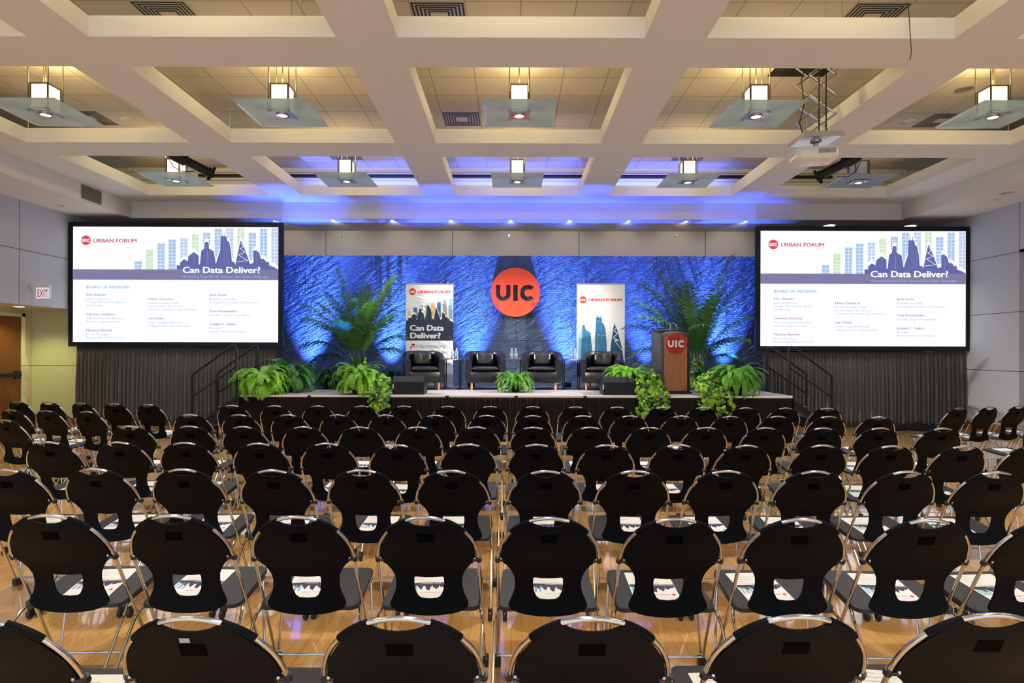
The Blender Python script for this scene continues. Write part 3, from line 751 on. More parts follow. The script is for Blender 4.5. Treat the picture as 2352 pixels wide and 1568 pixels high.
# ------------------------------------------------------------------ stage
t = thing('stage_platform', 'long portable stage with grey carpet and pale front edge', 'stage', (0, 0, 0))
dw = (SX1-SX0)/8
for i in range(8):
    x0 = SX0+dw*i
    for y0, y1 in ((YST, YST+1.25), (YST+1.25, YBD-.08)):
        b = MB(); b.box(x0+.002, x0+dw-.002, y0+(.012 if y0 == YST else 0), y1-.002, ZST-.06, ZST); dk = b.build('deck', M_CARPET, t)
    b = MB(); b.bbox(x0+.001, x0+dw-.001, YST-.006, YST+.014, ZST-.035, ZST+.004, .003); b.build('edge_trim', M_EDGE, t)
b = MB(); b.bbox(SX1, SX1+.012, YST, YBD-.1, ZST-.035, ZST+.004, .003); b.build('edge_trim', M_EDGE, t)
b = MB(); b.bbox(SX0-.012, SX0, YST, YBD-.1, ZST-.035, ZST+.004, .003); b.build('edge_trim', M_EDGE, t)
for i in range(1, 8):
    x = SX0+dw*i; b = MB(); b.bbox(x-.03, x+.03, YST-.016, YST-.004, ZST-.045, ZST-.005, .003); b.build('skirt_clip', M_MBLACK, t)
for i in range(9):
    for y in (YST+.1, YST+1.25, YBD-.2):
        b = MB(); b.box(SX0+dw*i-.02+(.03 if i == 0 else -.03 if i == 8 else 0), SX0+dw*i+.02+(.03 if i == 0 else -.03 if i == 8 else 0), y-.02, y+.02, 0, ZST-.06); b.build('leg', M_MBLACK, t)
sk = drape('stage_skirt', SX0, SX1, YST+.0, .01, ZST-.035, M_SKIRT, 'black pleated skirt along the front of the stage', 8, period=.055, amp=.012)
MB2 = drape('stage_skirt', 0, YBD-.2-YST, 0, .01, ZST-.035, M_SKIRT, 'black pleated skirt on the right end of the stage', 9, period=.055, amp=.012); MB2.location = (SX1+.02, YST, 0); MB2.rotation_euler = (0, 0, PI/2)
MB3 = drape('stage_skirt', 0, YBD-.2-YST, 0, .01, ZST-.035, M_SKIRT, 'black pleated skirt on the left end of the stage', 10, period=.055, amp=.012); MB3.location = (SX0-.02, YBD-.2, 0); MB3.rotation_euler = (0, 0, -PI/2)

def stairs(s, xe_, y0, y1, lab):
    """stair unit with two railings; s = -1 left end, +1 right end; built in world metres, origin at the stage end"""
    t = thing('stage_stairs', lab, 'stairs', (xe_, y0, 0)); D = y1-y0
    run = .27
    for k in range(3):
        z = ZST*(3-k)/4
        x0, x1 = sorted((s*(run*k+.06), s*(run*(k+1)+.06)))
        b = MB(); b.bbox(x0, x1, .0, D, z-.035, z, .004); st = b.build('tread', M_MBLACK, t)
        xn = x1 if s > 0 else x0
        b = MB(); b.box(xn-.012, xn+.012, -.003, D+.003, z-.01, z+.003); b.build('nosing', M_STEEL, st)
    for y in (0, D):
        b = MB(); M_ = None
        b.add([(s*.04, y-.02, ZST-.02), (s*.04, y-.02, ZST-.16), (s*(run*3+.15), y-.02, .0), (s*(run*3+.15), y-.02, .1), (s*.04, y+.02, ZST-.02), (s*.04, y+.02, ZST-.16), (s*(run*3+.15), y+.02, .0), (s*(run*3+.15), y+.02, .1)], [(0, 1, 2, 3), (7, 6, 5, 4), (0, 4, 5, 1), (1, 5, 6, 2), (2, 6, 7, 3), (3, 7, 4, 0)])
        b.build('stringer', M_MBLACK, t)
        zt = 1.635; xl = s*.78
        top = [(s*.03, y, .1), (s*.03, y, zt-.08), (s*.045, y, zt-.025), (s*.075, y, zt-.005), (s*.11, y, zt-.02), (xl-s*.03, y, zt-.49), (xl, y, zt-.53), (xl, y, .0)]
        b = MB(); b.tube(top, .02, 8); b.tube([(s*.03, y, zt-.36), (xl, y, zt-.88)], .016, 8); b.build('railing', M_MBLACK, t, True)
stairs(-1, SX0, 10.32, 11.2, 'black stage steps with tube railings at the left end')
stairs(1, SX1, 10.58, 11.5, 'black stage steps with tube railings at the right end')

# ------------------------------------------------------------------ banners
def banner(x0p, x1p, yp, Y, lab, kind, tilt=0):
    pa, pb = px(x0p, yp, Y), px(x1p, yp, Y); w = pb.x-pa.x; h = pa.z-ZST
    t = thing('roll_up_banner', lab, 'banner', ((pa.x+pb.x)/2, Y, ZST))
    a = Art(lambda u, v, l: (u*w, -.012-l, v*h), .0012)     # u -.5...5, v 0..1
    b = MB(); b.box(-w/2, w/2, -.012, -.008, .04, h-.005); b.build('vinyl_sheet', M_BANNER, t)
    b = MB(); b.bbox(-w/2-.01, w/2+.01, -.06, .06, .0, .06, .008); b.build('base_cassette', M_STEEL, t)
    b = MB(); b.bbox(-w/2-.004, w/2+.004, -.02, .004, h-.012, h+.012, .004); b.build('top_rail', M_STEEL, t)
    MB().tube([(0, .03, .05), (0, .01, h)], .008, 8).build('support_pole', M_STEEL, t, True)
    r = h/w
    if kind == 0:
        U = lambda x: (x-421)/432; V = lambda y: 1-(y-365)/(1295-365)
        for lp, mm_, ly in ((arc(0, 0, 1, 0, 348, 29), M_RED, 1),): a.poly([[(U(265)+p_[0]*.074, V(434)+p_[1]*.074/r) for p_ in lp]], mm_, ly)
        for lp in LET: a.poly([[(U(265)+p_[0]*.074, V(434)+p_[1]*.074/r) for p_ in lp]], M_BANNER, 2)
        a.text('URBAN FORUM', U(315), U(607), V(447), .026, M_RED, 1, bold=.045)
        for x0, x1, y, mt in ((220, 254, 610, M_PTAN), (274, 308, 578, M_PBLUE), (328, 362, 560, M_GREY), (382, 416, 552, M_PLBLUE), (436, 470, 532, M_PTAN), (490, 523, 526, M_PBLUE), (544, 576, 506, M_GREY), (597, 631, 500, M_PLBLUE)):
            a.rect(U(x0), U(x1), V(715), V(y), mt, 1)
        kx = lambda x: 210+(x-1278)*(430/730); ky = lambda y: 710-(436-y)*.62
        sky = [(U(kx(x)), V(ky(y))) for x, y in SKY]
        a.poly([[(x, y+.018) for x, y in sky[1:-1]]+[(sky[-1][0], V(715)), (sky[0][0], V(715))]], M_BANNER, 2)
        a.poly([sky[1:]+[(.499, V(871)), (-.499, V(871)), (-.499, V(712))]], M_NAVY, 3)
        for x in (345, 395, 430, 545): a.rect(U(x), U(x+9), V(700), V(645), M_PBLUE2, 4)
        a.line([(U(212), V(598)), (U(330), V(560)), (U(385), V(575)), (U(450), V(530)), (U(600), V(555))], .004, M_GREY, 4, dash=.03)
        a.text('Can Data', U(243), U(552), V(782), .055, M_BANNER, 5, bold=.045); a.text('Deliver?', U(245), U(523), V(851), .055, M_BANNER, 5, bold=.045)
        a.text('Harnessing', U(307), U(569), V(936), .036, M_TEXTG, 2); a.text('Data-Driven', U(307), U(587), V(988), .036, M_TEXTG, 2)
        a.text('Solutions for', U(307), U(600), V(1040), .036, M_TEXTG, 2); a.text('Urban Challenges', U(250), U(600), V(1092), .036, M_TEXTG, 2)
        a.line([(U(248), V(942)), (U(284), V(906))], .016, M_RED, 2); a.line([(U(256), V(906)), (U(288), V(906)), (U(288), V(936))], .014, M_RED, 2)
    else:
        U = lambda x: (x-1958)/434; V = lambda y: 1-(y-368)/(1285-368)
        a.poly([[(U(1797)+p_[0]*.074, V(507)+p_[1]*.074/r) for p_ in arc(0, 0, 1, 0, 348, 29)]], M_RED, 1)
        for lp in LET: a.poly([[(U(1797)+p_[0]*.074, V(507)+p_[1]*.074/r) for p_ in lp]], M_BANNER, 2)
        a.text('URBAN FORUM', U(1848), U(2150), V(518), .026, M_RED, 1, bold=.045)
        B = 1060
        T1 = [(1752, B), (1760, 810), (1782, 780), (1786, 735), (1800, 727), (1816, 738), (1820, 768), (1866, 800), (1890, B)]
        T2 = [(1900, B), (1915, 665), (1926, 656), (1929, 625), (1932, 658), (1952, 666), (1956, 638), (1959, 670), (1968, 676), (1970, 708), (1984, 718), (2000, 760), (2012, 900), (2016, B)]
        T3 = [(2036, B), (2050, 900), (2078, 718), (2086, 714), (2110, 780), (2150, 930), (2168, B)]
        for T, mt in ((T1, M_PBLUE), (T2, M_PBLUE), (T3, M_PBLUE2)): a.poly([[(U(x), V(y)) for x, y in T]], mt, 1)
        a.poly([[(U(x), V(y)) for x, y in [(1752, B), (1775, B), (1795, 735), (1786, 735), (1782, 780), (1760, 810)]]], M_PLBLUE, 2)
        for q in ([(1826, 780), (1832, 1000)], [(1920, 690), (1966, 704)], [(1966, 704), (1960, 850)], [(1920, 810), (2000, 822)], [(1935, 812), (1930, 1000)]): a.line([(U(x), V(y)) for x, y in q], .006, M_PLBLUE, 2)
        a.line([(U(x), V(y)) for x, y in [(2080, 720), (2100, 750), (2076, 780), (2112, 800), (2070, 840), (2130, 870), (2080, 860), (2150, 950)]], .008, M_BANNER, 2)
        a.rect(-.499, .499, V(1185), V(B), M_NAVY, 1)
        a.text('uic.edu', U(1840), U(1896), V(1265), .014, M_RED, 1)
    a.build('printed_artwork', t)
banner(932, 1041, 652, 12.55, 'white roll-up banner with navy skyline behind the leftmost armchair', 0)
banner(1324.5, 1434.5, 652, 12.55, 'white roll-up banner with tall blue towers behind the rightmost armchair', 1)

# ------------------------------------------------------------------ tub armchairs, pillows, tables, bottles
def make_armchair():
    t = thing('tub_armchair', 'x', 'armchair', group='black leather tub chairs on stage')
    # shell swept round a U plan; facing -y (towards the audience)
    W2, Rr = .39, .39
    plan = [(-W2+.02, -.34), (-W2, -.2)]+[(Rr*math.cos(math.radians(180-a)), .0+Rr*.95*math.sin(math.radians(a))) for a in range(0, 181, 12)]+[(W2, -.2), (W2-.02, -.34)]
    def rim(p):
        f = min(1, max(0, (p[1]+.34)/.6)); f = f*f*(3-2*f)
        return .6+.16*f
    vs = []; n = 9
    for i, p in enumerate(plan):
        q0 = plan[max(0, i-1)]; q1 = plan[min(len(plan)-1, i+1)]; tx, ty = q1[0]-q0[0], q1[1]-q0[1]; L = math.hypot(tx, ty); nx, ny = ty/L, -tx/L
        if nx*p[0]+ny*(p[1]+.1) > 0: nx, ny = -nx, -ny     # inward
        h = rim(p); th = .105; flare = .02
        prof = [(.02, .15), (.0, .3), (-flare, h-.06), (-flare+.006, h-.018), (.03, h), (.075, h-.004), (th-.01, h-.03), (th, h-.09), (th+.005, .2), (.06, .14)]
        n = len(prof)
        vs += [(p[0]+nx*a, p[1]+ny*a, z) for a, z in prof]
    k = len(plan)
    b = MB(); b.add(vs, [(i*n+j, i*n+(j+1) % n, (i+1)*n+(j+1) % n, (i+1)*n+j) for i in range(k-1) for j in range(n)]+[tuple(range(n))[::-1], tuple((k-1)*n+j for j in range(n))])
    b.build('tub_back', M_LEATHER, t, True, sharp=60)
    b = MB(); b.bbox(-.30, .30, -.335, .27, .145, .36, .02); b.build('base', M_LEATHER, t, True, sharp=60)
    b = MB(); cushion(b, .285, .30, .1, (0, -.05, .41)); b.build('seat_cushion', M_LEATHER, t, True, sharp=None)
    for sx in (-1, 1):
        for sy in (-1, 1): MB().lathe([(.016, 0), (.026, .15)], (sx*.27, -.03+sy*.26, 0), 10).build('leg', M_PINE, t, True)
    return t
def cushion(b, hx, hy, th, c, crease=0):
    n = 12; vs = []
    for s in (1, -1):
        for i in range(n+1):
            for j in range(n+1):
                u, v = -1+2*i/n, -1+2*j/n
                e = (1-abs(u)**5)*(1-abs(v)**5)
                k = 1-.05*(abs(u*v)**4)
                vs.append((c[0]+hx*u*k, c[1]+hy*v*k, c[2]+s*(th/2)*(e**.4)*(1-crease*math.exp(-(u/.18)**2)*(.6+.4*v))))
    m = (n+1)**2; fs = []
    for i in range(n):
        for j in range(n):
            q = (i*(n+1)+j, (i+1)*(n+1)+j, (i+1)*(n+1)+j+1, i*(n+1)+j+1)
            fs.append(q); fs.append(tuple(x+m for x in q[::-1]))
    b.add(vs, fs)
arm = None; pil = None
ARM = [(972, 12.05, 14, 'leftmost black leather tub chair on the stage'), (1114, 12.15, 5, 'second black leather tub chair, left of the centre fern'), (1245, 12.15, -4, 'third black leather tub chair, right of the centre fern'), (1383, 12.05, -15, 'rightmost black leather tub chair, before the tower banner')]
for xp, Y, deg, lab in ARM:
    x = (xp-1177)*Y/FPX; rz = math.radians(deg)
    if arm is None: arm = make_armchair(); arm.location = (x, Y, ZST); arm.rotation_euler = (0, 0, rz); arm['label'] = lab
    else: dup(arm, (x, Y, ZST), rz, lab)
    pll = 'black leather pillow on the '+lab.replace(' black leather', '').split(',')[0].replace(' on the stage', '')+' on stage'
    if pil is None:
        b = MB(); cushion(b, .19, .14, .13, (0, 0, 0), .45); pil = b.build('pillow', M_LEATHER, smooth=True, sharp=None); tag(pil, pll, 'pillow', 'leather pillows on the tub chairs')
    else: pil_ = pil.copy(); COL.objects.link(pil_); pil_['label'] = pll; pil = pil_
    R = Matrix.Rotation(rz, 4, 'Z'); off = R @ Vector((0, .135, .60))
    pil.matrix_world = Matrix.Translation((x+off.x, Y+off.y, ZST+off.z)) @ R @ Matrix.Rotation(math.radians(72), 4, 'X')
def make_table():
    t = thing('side_table', 'x', 'side table', group='small side tables between the tub chairs')
    b = MB(); b.bbox(-.165, .165, -.2, .2, .585, .607, .004); b.build('table_top', mat('dark_walnut', rgb(92, 62, 50), .4), t)
    for sx in (-1, 1):
        b = MB(); b.box(sx*.15-.01, sx*.15+.01, -.19, -.17, 0, .585); b.box(sx*.15-.01, sx*.15+.01, .17, .19, 0, .585); b.box(sx*.15-.01, sx*.15+.01, -.19, .19, 0, .02); b.build('leg_frame', M_MBLACK, t)
    return t
def make_bottle():
    t = thing('water_bottle', 'x', 'bottle', group='water bottles on the side tables')
    MB().lathe([(.0, 0), (.03, .002), (.033, .015), (.033, .06), (.03, .08), (.033, .1), (.033, .13), (.02, .165), (.0135, .178), (.0135, .19)], n=16).build('bottle_body', M_BOTTLE, t, True)
    MB().lathe([(.034, .06), (.034, .1)], n=16).build('paper_label', mat('bottle_label', rgb(110, 160, 200), .5), t, True)
    MB().lathe([(.0145, .186), (.0145, .204), (.0, .204)], n=14).build('cap', M_WHITE, t, True)
    return t
tb = bt = None
for xp, w in ((1040, 'left'), (1178, 'middle'), (1312, 'right')):
    Y = 12.2; x = (xp-1177)*Y/FPX
    lab = f'small dark side table on the stage, the {w} one of three'
    if tb is None: tb = make_table(); tb.location = (x, Y, ZST); tb['label'] = lab
    else: dup(tb, (x, Y, ZST), 0, lab)
    for dx, ww in ((-.04, 'left'), (.04, 'right')):
        lab = f'clear water bottle, {ww} of the pair on the {w} side table'
        dd = {'left': .04, 'middle': .02, 'right': .03}[w]
        if bt is None: bt = make_bottle(); bt.location = (x+dx+dd, Y-.05, ZST+.607); bt['label'] = lab
        else: dup(bt, (x+dx+dd, Y-.05, ZST+.607), 0, lab)

# ------------------------------------------------------------------ lectern
p = px(1549, 903, 10.95)
t = thing('lectern', 'black lectern with wood front panel and round red logo', 'lectern', (p.x, 11.2, ZST), math.radians(3))
def lec_outline(w, h, arch): return [(-w, 0), (w, 0), (w, h)]+[(w*math.cos(math.radians(a)), h+arch*math.sin(math.radians(a))) for a in range(15, 166, 15)]+[(-w, h)]
b = MB()
secs = [(-.28, .245, 1.03), (-.26, .27, 1.055), (.1, .29, 1.10), (.25, .29, 1.12), (.27, .28, 1.10)]
outs = [[(u, y, v) for u, v in lec_outline(w, h, .06)] for y, w, h in secs]; n = len(outs[0])
vs = [q for o_ in outs for q in o_]
b.add(vs, [(i*n+j, i*n+(j+1) % n, (i+1)*n+(j+1) % n, (i+1)*n+j) for i in range(len(secs)-1) for j in range(n)]+[tuple(range(n))[::-1], tuple((len(secs)-1)*n+j for j in range(n))])
b.build('body', noise_tint(mat('charcoal_lectern', (.03, .03, .031, 1), .5), 500, .1, .3, .001), t, True, sharp=40)
b = MB(); b.bbox(-.3, .3, -.31, .29, 0, .035, .01); b.build('base_plinth', M_MBLACK, t)
FN = lambda u, v, l: (u, -.282-l, v)
b = MB(); b.prism(lec_outline(.205, .985, .06), lambda u, v, w: (u, -.284-w, max(v, .055)), 0, .008); wp = b.build('wood_panel', M_LECW, t)
a = Art(lambda u, v, l: (u, -.300-l, v), .002); logo(a, 0, .90, .192, mat('lectern_red', rgb(224, 74, 56), .5), M_BANNER, 1)
b = MB(); b.lathe([(.192, -.008), (.192, .008)], (0, -.294, .90), 40, axis='Y'); b.build('round_badge', mat('lectern_red', rgb(224, 74, 56), .5), t); a.build('badge_lettering', t)
b = MB(); b.add([(-.26, -.2, 1.11), (.26, -.2, 1.11), (.26, .28, 1.13), (-.26, .28, 1.13), (-.26, -.2, 1.14), (.26, -.2, 1.14), (.26, .28, 1.16), (-.26, .28, 1.16)], [(3, 2, 1, 0), (4, 5, 6, 7), (0, 1, 5, 4), (1, 2, 6, 5), (2, 3, 7, 6), (3, 0, 4, 7)]); b.build('reading_top', M_MBLACK, t)
for x0, x1 in ((-.03, .12), (.06, -.05)):
    MB().tube([(x0*1.4, -.1, 1.13), (x0*1.4, -.1, 1.19), (x0*1.2, -.06, 1.25), (x0, .04, 1.285), (x1*.6, .14, 1.28)], .005, 6).build('gooseneck_microphone', M_STEEL, t, True)

# floor monitors
mon = None
for x0p, x1p, lab, s in ((907, 978, 'black wedge floor monitor at the stage edge, left', 1), (1382, 1451, 'black wedge floor monitor at the stage edge, right', -1)):
    Y = 10.75; x = ((x0p+x1p)/2-1177)*Y/FPX
    if mon is None:
        mon = thing('floor_monitor', lab, 'speaker', (x, Y, ZST), 0, 'wedge floor monitors')
        b = MB(); pr = [(-.2, 0), (.22, 0), (.24, .06), (.05, .31), (-.14, .31), (-.2, .22)]
        b.prism(pr, lambda u, v, w: (w, u, v), -.27, .27); b.build('cabinet', M_MBLACK, mon)
        b = MB(); b.add([(-.255, .232, .075), (.255, .232, .075), (.255, .06, .3), (-.255, .06, .3)], [(0, 1, 2, 3)]); b.build('speaker_grille', M_RUBBER, mon)
        b = MB(); b.box(-.272, -.255, -.212, -.2, .1, .18); b.build('input_plate', M_WHITE, mon)
    else: dup(mon, (x, Y, ZST), 0, lab)
# backdrop uplight fixtures
upl = None
for i, xp in enumerate((705, 893, 1083, 1303, 1490, 1672)):
    lab = f'small black uplight at the foot of the backdrop, {ORD[i]} from the left'
    x = (xp-1177)*12.86/FPX
    if upl is None:
        upl = thing('uplight', lab, 'stage light', (x, 12.80, ZST), 0, 'uplights at the backdrop foot')
        MB().lathe([(.075, .02), (.075, .1), (.065, .1), (.06, .08), (0, .08)], n=16).build('housing', M_MBLACK, upl, True)
        b = MB(); b.box(-.09, .09, -.05, .05, 0, .02); b.build('floor_bracket', M_MBLACK, upl)
    else: dup(upl, (x, 12.80, ZST), 0, lab)
p = px(1609, 856, 12.5); b = MB(); b.bbox(-.075, .075, -.06, .06, 0, .2, .006); o = tag(b.build('power_box', M_GREY), 'small pale box on the stage behind the right ivy', 'box'); o.location = (p.x, 12.4, ZST)

# ------------------------------------------------------------------ plants
def leaflet(b, base, d, nrm, L, w, mi=0, droop=.2, seg=3):
    side = d.cross(nrm).normalized(); vs = []
    for i in range(seg+1):
        f = i/seg; c = base+d*(L*f)+Vector((0, 0, -droop*L*f*f)); ww = w*(math.sin(PI*min(1, .12+.88*f)**.8) if i < seg else 0)
        if i == seg: vs.append(c)
        else: vs += [c+side*ww/2+nrm*ww*.12, c-side*ww/2+nrm*ww*.12]
    fs = [(2*i, 2*i+1, 2*i+3, 2*i+2) for i in range(seg-1)]+[(2*seg-2, 2*seg-1, 2*seg)]
    b.add(vs, fs, mi)
def frond(b, bs, base, az, elev, L, curl, npair, ll, lw, start=.12, floor=None, lift=.25, seg=2, ldroop=.2, sweep=.5, ymax=None):
    pts = []; p = Vector(base); n = 12; el = elev
    h = Vector((math.cos(az), math.sin(az), 0))
    for i in range(n+1):
        pts.append(p.copy()); dd = h*math.cos(el)+Vector((0, 0, math.sin(el))); p = p+dd*(L/n); el -= curl/n*(.4+1.2*i/n)
        if floor is not None:
            z = floor(p)
            if p.z < z: p.z = z
        if ymax is not None and p.y > ymax: p.y = ymax+.2*(p.y-ymax)*0
    bs.tube(pts, [max(.0012, .004*(1-.8*i/n))*(L/.5)**.5 for i in range(n+1)], 4, caps=False)
    for k in range(npair):
        f = start+(1-start)*(k+.5)/npair; x = f*n; i = min(n-1, int(x)); c = pts[i].lerp(pts[i+1], x-i); tg = (pts[i+1]-pts[i]).normalized()
        side = tg.cross(Vector((0, 0, 1)))
        side = side.normalized() if side.length > .05 else Vector((-h.y, h.x, 0))
        nrm = side.cross(tg).normalized()
        ln = ll*(math.sin(PI*(.1+.86*(f-start)/(1-start)))**.6)
        for s in (-1, 1):
            d = (side*s+tg*sweep*R_.uniform(.8, 1.2)+nrm*lift*R_.uniform(.1, .7)).normalized()
            leaflet(b, c, d, nrm, ln*R_.uniform(.85, 1.1), lw, 0, ldroop, seg)
        if k == npair-1: leaflet(b, pts[-1], tg, nrm, ln, lw, 0, ldroop, seg)
R_ = random.Random(11)
def stage_floor(p): return ZST+.015 if p.y > YST-.03 and SX0-.05 < p.x < SX1+.05 else .05
def fern(x, y, lab, m, r=.5, n=70, seed=0, el=(-.05, 1.35), z0=.22, front=False):
    global R_
    R_ = random.Random(seed); t = thing('potted_fern', lab, 'plant', (x, y, ZST), 0, 'ferns on the stage')
    fl = lambda p: stage_floor(p+Vector((x, y, 0)))-ZST if not front or True else 0
    b = MB(); bs = MB(); n = int(n*1.5)
    for i in range(n):
        az = 2*PI*i/n*3.0+R_.uniform(-.3, .3); e = R_.uniform(*el)
        frond(b, bs, (.05*math.cos(az), .05*math.sin(az), z0), az, e, r*R_.uniform(.75, 1.2), R_.uniform(2.0, 3.2), 26, r*.13, r*.031, floor=fl, seg=2)
    b.build('foliage', m, t, fix=False); bs.build('stems', M_STEM, t, fix=False)
    MB().lathe([(.1, 0), (.135, z0-.02), (.14, z0), (.12, z0), (.11, z0-.03), (0, z0-.03)], n=18).build('pot', M_POT, t, True)
    return t
def fx(xp, Y): return (xp-1177)*Y/FPX
fern(fx(600, 10.55), 10.55, 'bright green fern spilling over the left corner of the stage', M_FERN, .5, 90, 1)
fern(fx(664, 11.25), 11.25, 'darker green fern behind the left corner fern', M_FERND, .56, 74, 2, z0=.28)
fern(fx(760, 12.2), 12.2, 'dark fern on the stage floor left of the left palm', M_FERND, .45, 60, 3, z0=.18)
fern(fx(824, 10.6), 10.6, 'yellow-green fern at the stage edge beside the left ivy', M_FERN, .47, 88, 4, z0=.28)
fern(fx(905, 12.45), 12.45, 'dark fern behind the leftmost tub chair', M_FERND, .4, 46, 5, z0=.2)
fern(fx(1183, 11.35), 11.35, 'green fern on the stage between the two middle tub chairs', leafmat('fern_mid_green', rgb(84, 146, 38)), .38, 84, 6, z0=.16, el=(.15, 1.4))
fern(fx(1445, 10.98), 10.98, 'light green fern behind the right floor monitor', M_FERN, .46, 70, 7, z0=.24, el=(.3, 1.45))
fern(fx(1690, 10.62), 10.62, 'large green fern draping over the stage right of the lectern', leafmat('fern_right_green', rgb(98, 160, 40)), .5, 92, 8, z0=.3)

def ivy_leaf(b, c, M, s, mi):
    pts = [(0, -.25), (.3, -.35), (.55, -.05), (.4, .12), (.55, .45), (.2, .4), (0, .8), (-.2, .4), (-.55, .45), (-.4, .12), (-.55, -.05), (-.3, -.35)]
    vs = [c+M @ Vector((p[0]*s, p[1]*s, -.12*s*abs(p[0])))for p in pts]+[c+M @ Vector((0, .05*s, .06*s))]
    b.add(vs, [(i, (i+1) % 12, 12) for i in range(12)], mi)
def ivy(x, y, lab, seed, n=260, w=.35, hang=.4, mats=(M_IVY, M_IVYD), up=0, h=.3, lf=.062, z=ZST, pot=True, fr=.6):
    rnd = random.Random(seed); t = thing('trailing_ivy' if hang else 'ivy_plant', lab, 'plant', (x, y, z), 0, 'ivies on the stage')
    b = MB(); bs = MB()
    def leaf(p, out):
        nrm = (out+Vector((rnd.uniform(-.6, .6), rnd.uniform(-.6, .3)-.3, rnd.uniform(-.3, .8)))).normalized()
        q = nrm.to_track_quat('Z', 'Y').to_matrix().to_4x4() @ Matrix.Rotation(PI+rnd.uniform(-1, 1), 4, 'Z')
        ivy_leaf(b, p, q, lf*rnd.uniform(.6, 1.35), 0 if rnd.random() < fr else 1)
    for i in range(n//2):
        a = rnd.uniform(0, 2*PI); e = math.asin(rnd.uniform(-.1, 1)); r = rnd.uniform(.85, 1.05)
        d = Vector((math.cos(a)*math.cos(e), math.sin(a)*math.cos(e), math.sin(e))); leaf(Vector((d.x*w*r, d.y*w*.7*r, .1+h*d.z*r)), d)
    if up:
        for i in range(n//2):
            a = rnd.uniform(0, 2*PI); zz = rnd.uniform(.1, up); r = w*(.9-.35*zz/up)
            leaf(Vector((r*math.cos(a), r*math.sin(a), zz)), Vector((math.cos(a), math.sin(a), .2)))
    if hang:
        yf = YST-y-.07
        for v in range(11):
            xs = rnd.uniform(-w, w*.9); ln = hang*rnd.uniform(.45, 1.08); pts = []
            for k in range(9):
                f = k/8
                if f < .35: pts.append(Vector((xs*(.6+f), yf*f/.35, .22-.14*(f/.35)**2)))
                else: pts.append(Vector((xs*(.95+.2*(f-.35))+.03*math.sin(f*9+v), yf-.04*math.sin(f*7+v), .08-(ln+.08)*(f-.35)/.65)))
            bs.tube(pts, .003, 4)
            for k in range(int(n/22)):
                x_ = rnd.uniform(.1, 8); i = min(7, int(x_)); p_ = pts[i].lerp(pts[i+1], x_-i)
                leaf(p_+Vector((rnd.uniform(-.05, .05), -rnd.uniform(.0, .05), rnd.uniform(-.03, .03))), Vector((0, -1, .3)))
    b.build('foliage', list(mats), t, fix=False)
    if bs.v: bs.build('vines', M_STEM, t, fix=False)
    if pot: MB().lathe([(.08, 0), (.11, .15), (.115, .17), (.09, .17), (0, .15)], n=16).build('pot', M_POT, t, True)
ivy(fx(868, 10.62), 10.62, 'trailing ivy hanging over the stage edge left of the left monitor', 1, 420, .27, .36, h=.26)
ivy(fx(1490, 10.6), 10.6, 'trailing ivy hanging over the stage edge left of the lectern', 2, 520, .25, .36, h=.34)
ivy(fx(1634, 10.62), 10.62, 'trailing ivy hanging over the stage edge right of the lectern', 3, 520, .30, .38, h=.3)

def palm(x, y, lab, seed, specs, h=.42):
    global R_
    R_ = random.Random(seed); t = thing('potted_palm', lab, 'plant', (x, y, ZST), 0, 'potted palms')
    b = MB(); bs = MB()
    for az, el, L, cu in specs:
        az = math.radians(az); frond(b, bs, (.05*math.cos(az), .05*math.sin(az), h), az, math.radians(el), L*1.04, cu, 46, .44, .025, .24, seg=3, ldroop=.55, sweep=1.1, lift=.8, ymax=YBD-.25-y)
    b.build('foliage', M_PALM, t, fix=False); bs.build('stems', M_STEM, t, fix=False)
    MB().lathe([(.15, 0), (.19, .34), (.2, .36), (.17, .36), (0, .33)], n=20).build('pot', M_POT, t, True)
palm(fx(822, 12.1), 12.1, 'tall potted palm left of the skyline banner', 3, [(170, 84, 1.95, .3), (350, 80, 1.85, .55), (20, 77, 1.85, .7), (200, 70, 1.6, 1.0), (150, 62, 1.5, 1.3), (330, 70, 1.35, 1.1), (10, 62, 1.1, 1.3), (185, 55, 1.2, 1.7), (220, 66, 1.4, 1.2), (300, 74, 1.5, 1.0), (100, 76, 1.8, .7), (60, 66, 1.7, 1.0), (355, 54, .9, 1.6), (175, 42, 1.0, 1.9), (260, 70, 1.3, 1.3), (345, 78, 1.9, .6), (165, 80, 1.6, .7), (15, 82, 1.6, .6), (190, 78, 1.45, .9), (80, 84, 1.7, .5), (280, 82, 1.4, .8)])
palm(fx(1598, 12.15), 12.15, 'tall potted palm behind the lectern', 8, [(178, 82, 1.95, .6), (8, 79, 2.3, .35), (350, 66, 1.4, 1.0), (190, 66, 1.8, 1.0), (165, 58, 1.6, 1.3), (205, 60, 1.7, 1.2), (15, 60, 1.1, 1.3), (150, 72, 2.0, .7), (100, 78, 1.9, .6), (60, 68, 1.8, .9), (335, 60, 1.1, 1.4), (180, 44, 1.3, 1.6), (260, 66, 1.3, 1.3), (0, 46, .85, 1.7), (170, 76, 2.0, .8), (5, 73, 2.0, .6), (170, 82, 1.6, .6), (20, 80, 1.7, .6), (90, 84, 1.8, .5), (280, 80, 1.5, .8)])
ivy(fx(828, 11.85), 11.8, 'leafy ivy climbing around the foot of the left palm', 5, 200, .2, 0, up=.62, h=.22, lf=.075, pot=False, fr=.3)
ivy(fx(1600, 11.85), 11.8, 'leafy ivy climbing around the foot of the right palm', 6, 160, .18, 0, up=.6, h=.22, lf=.075, pot=False, fr=.3)

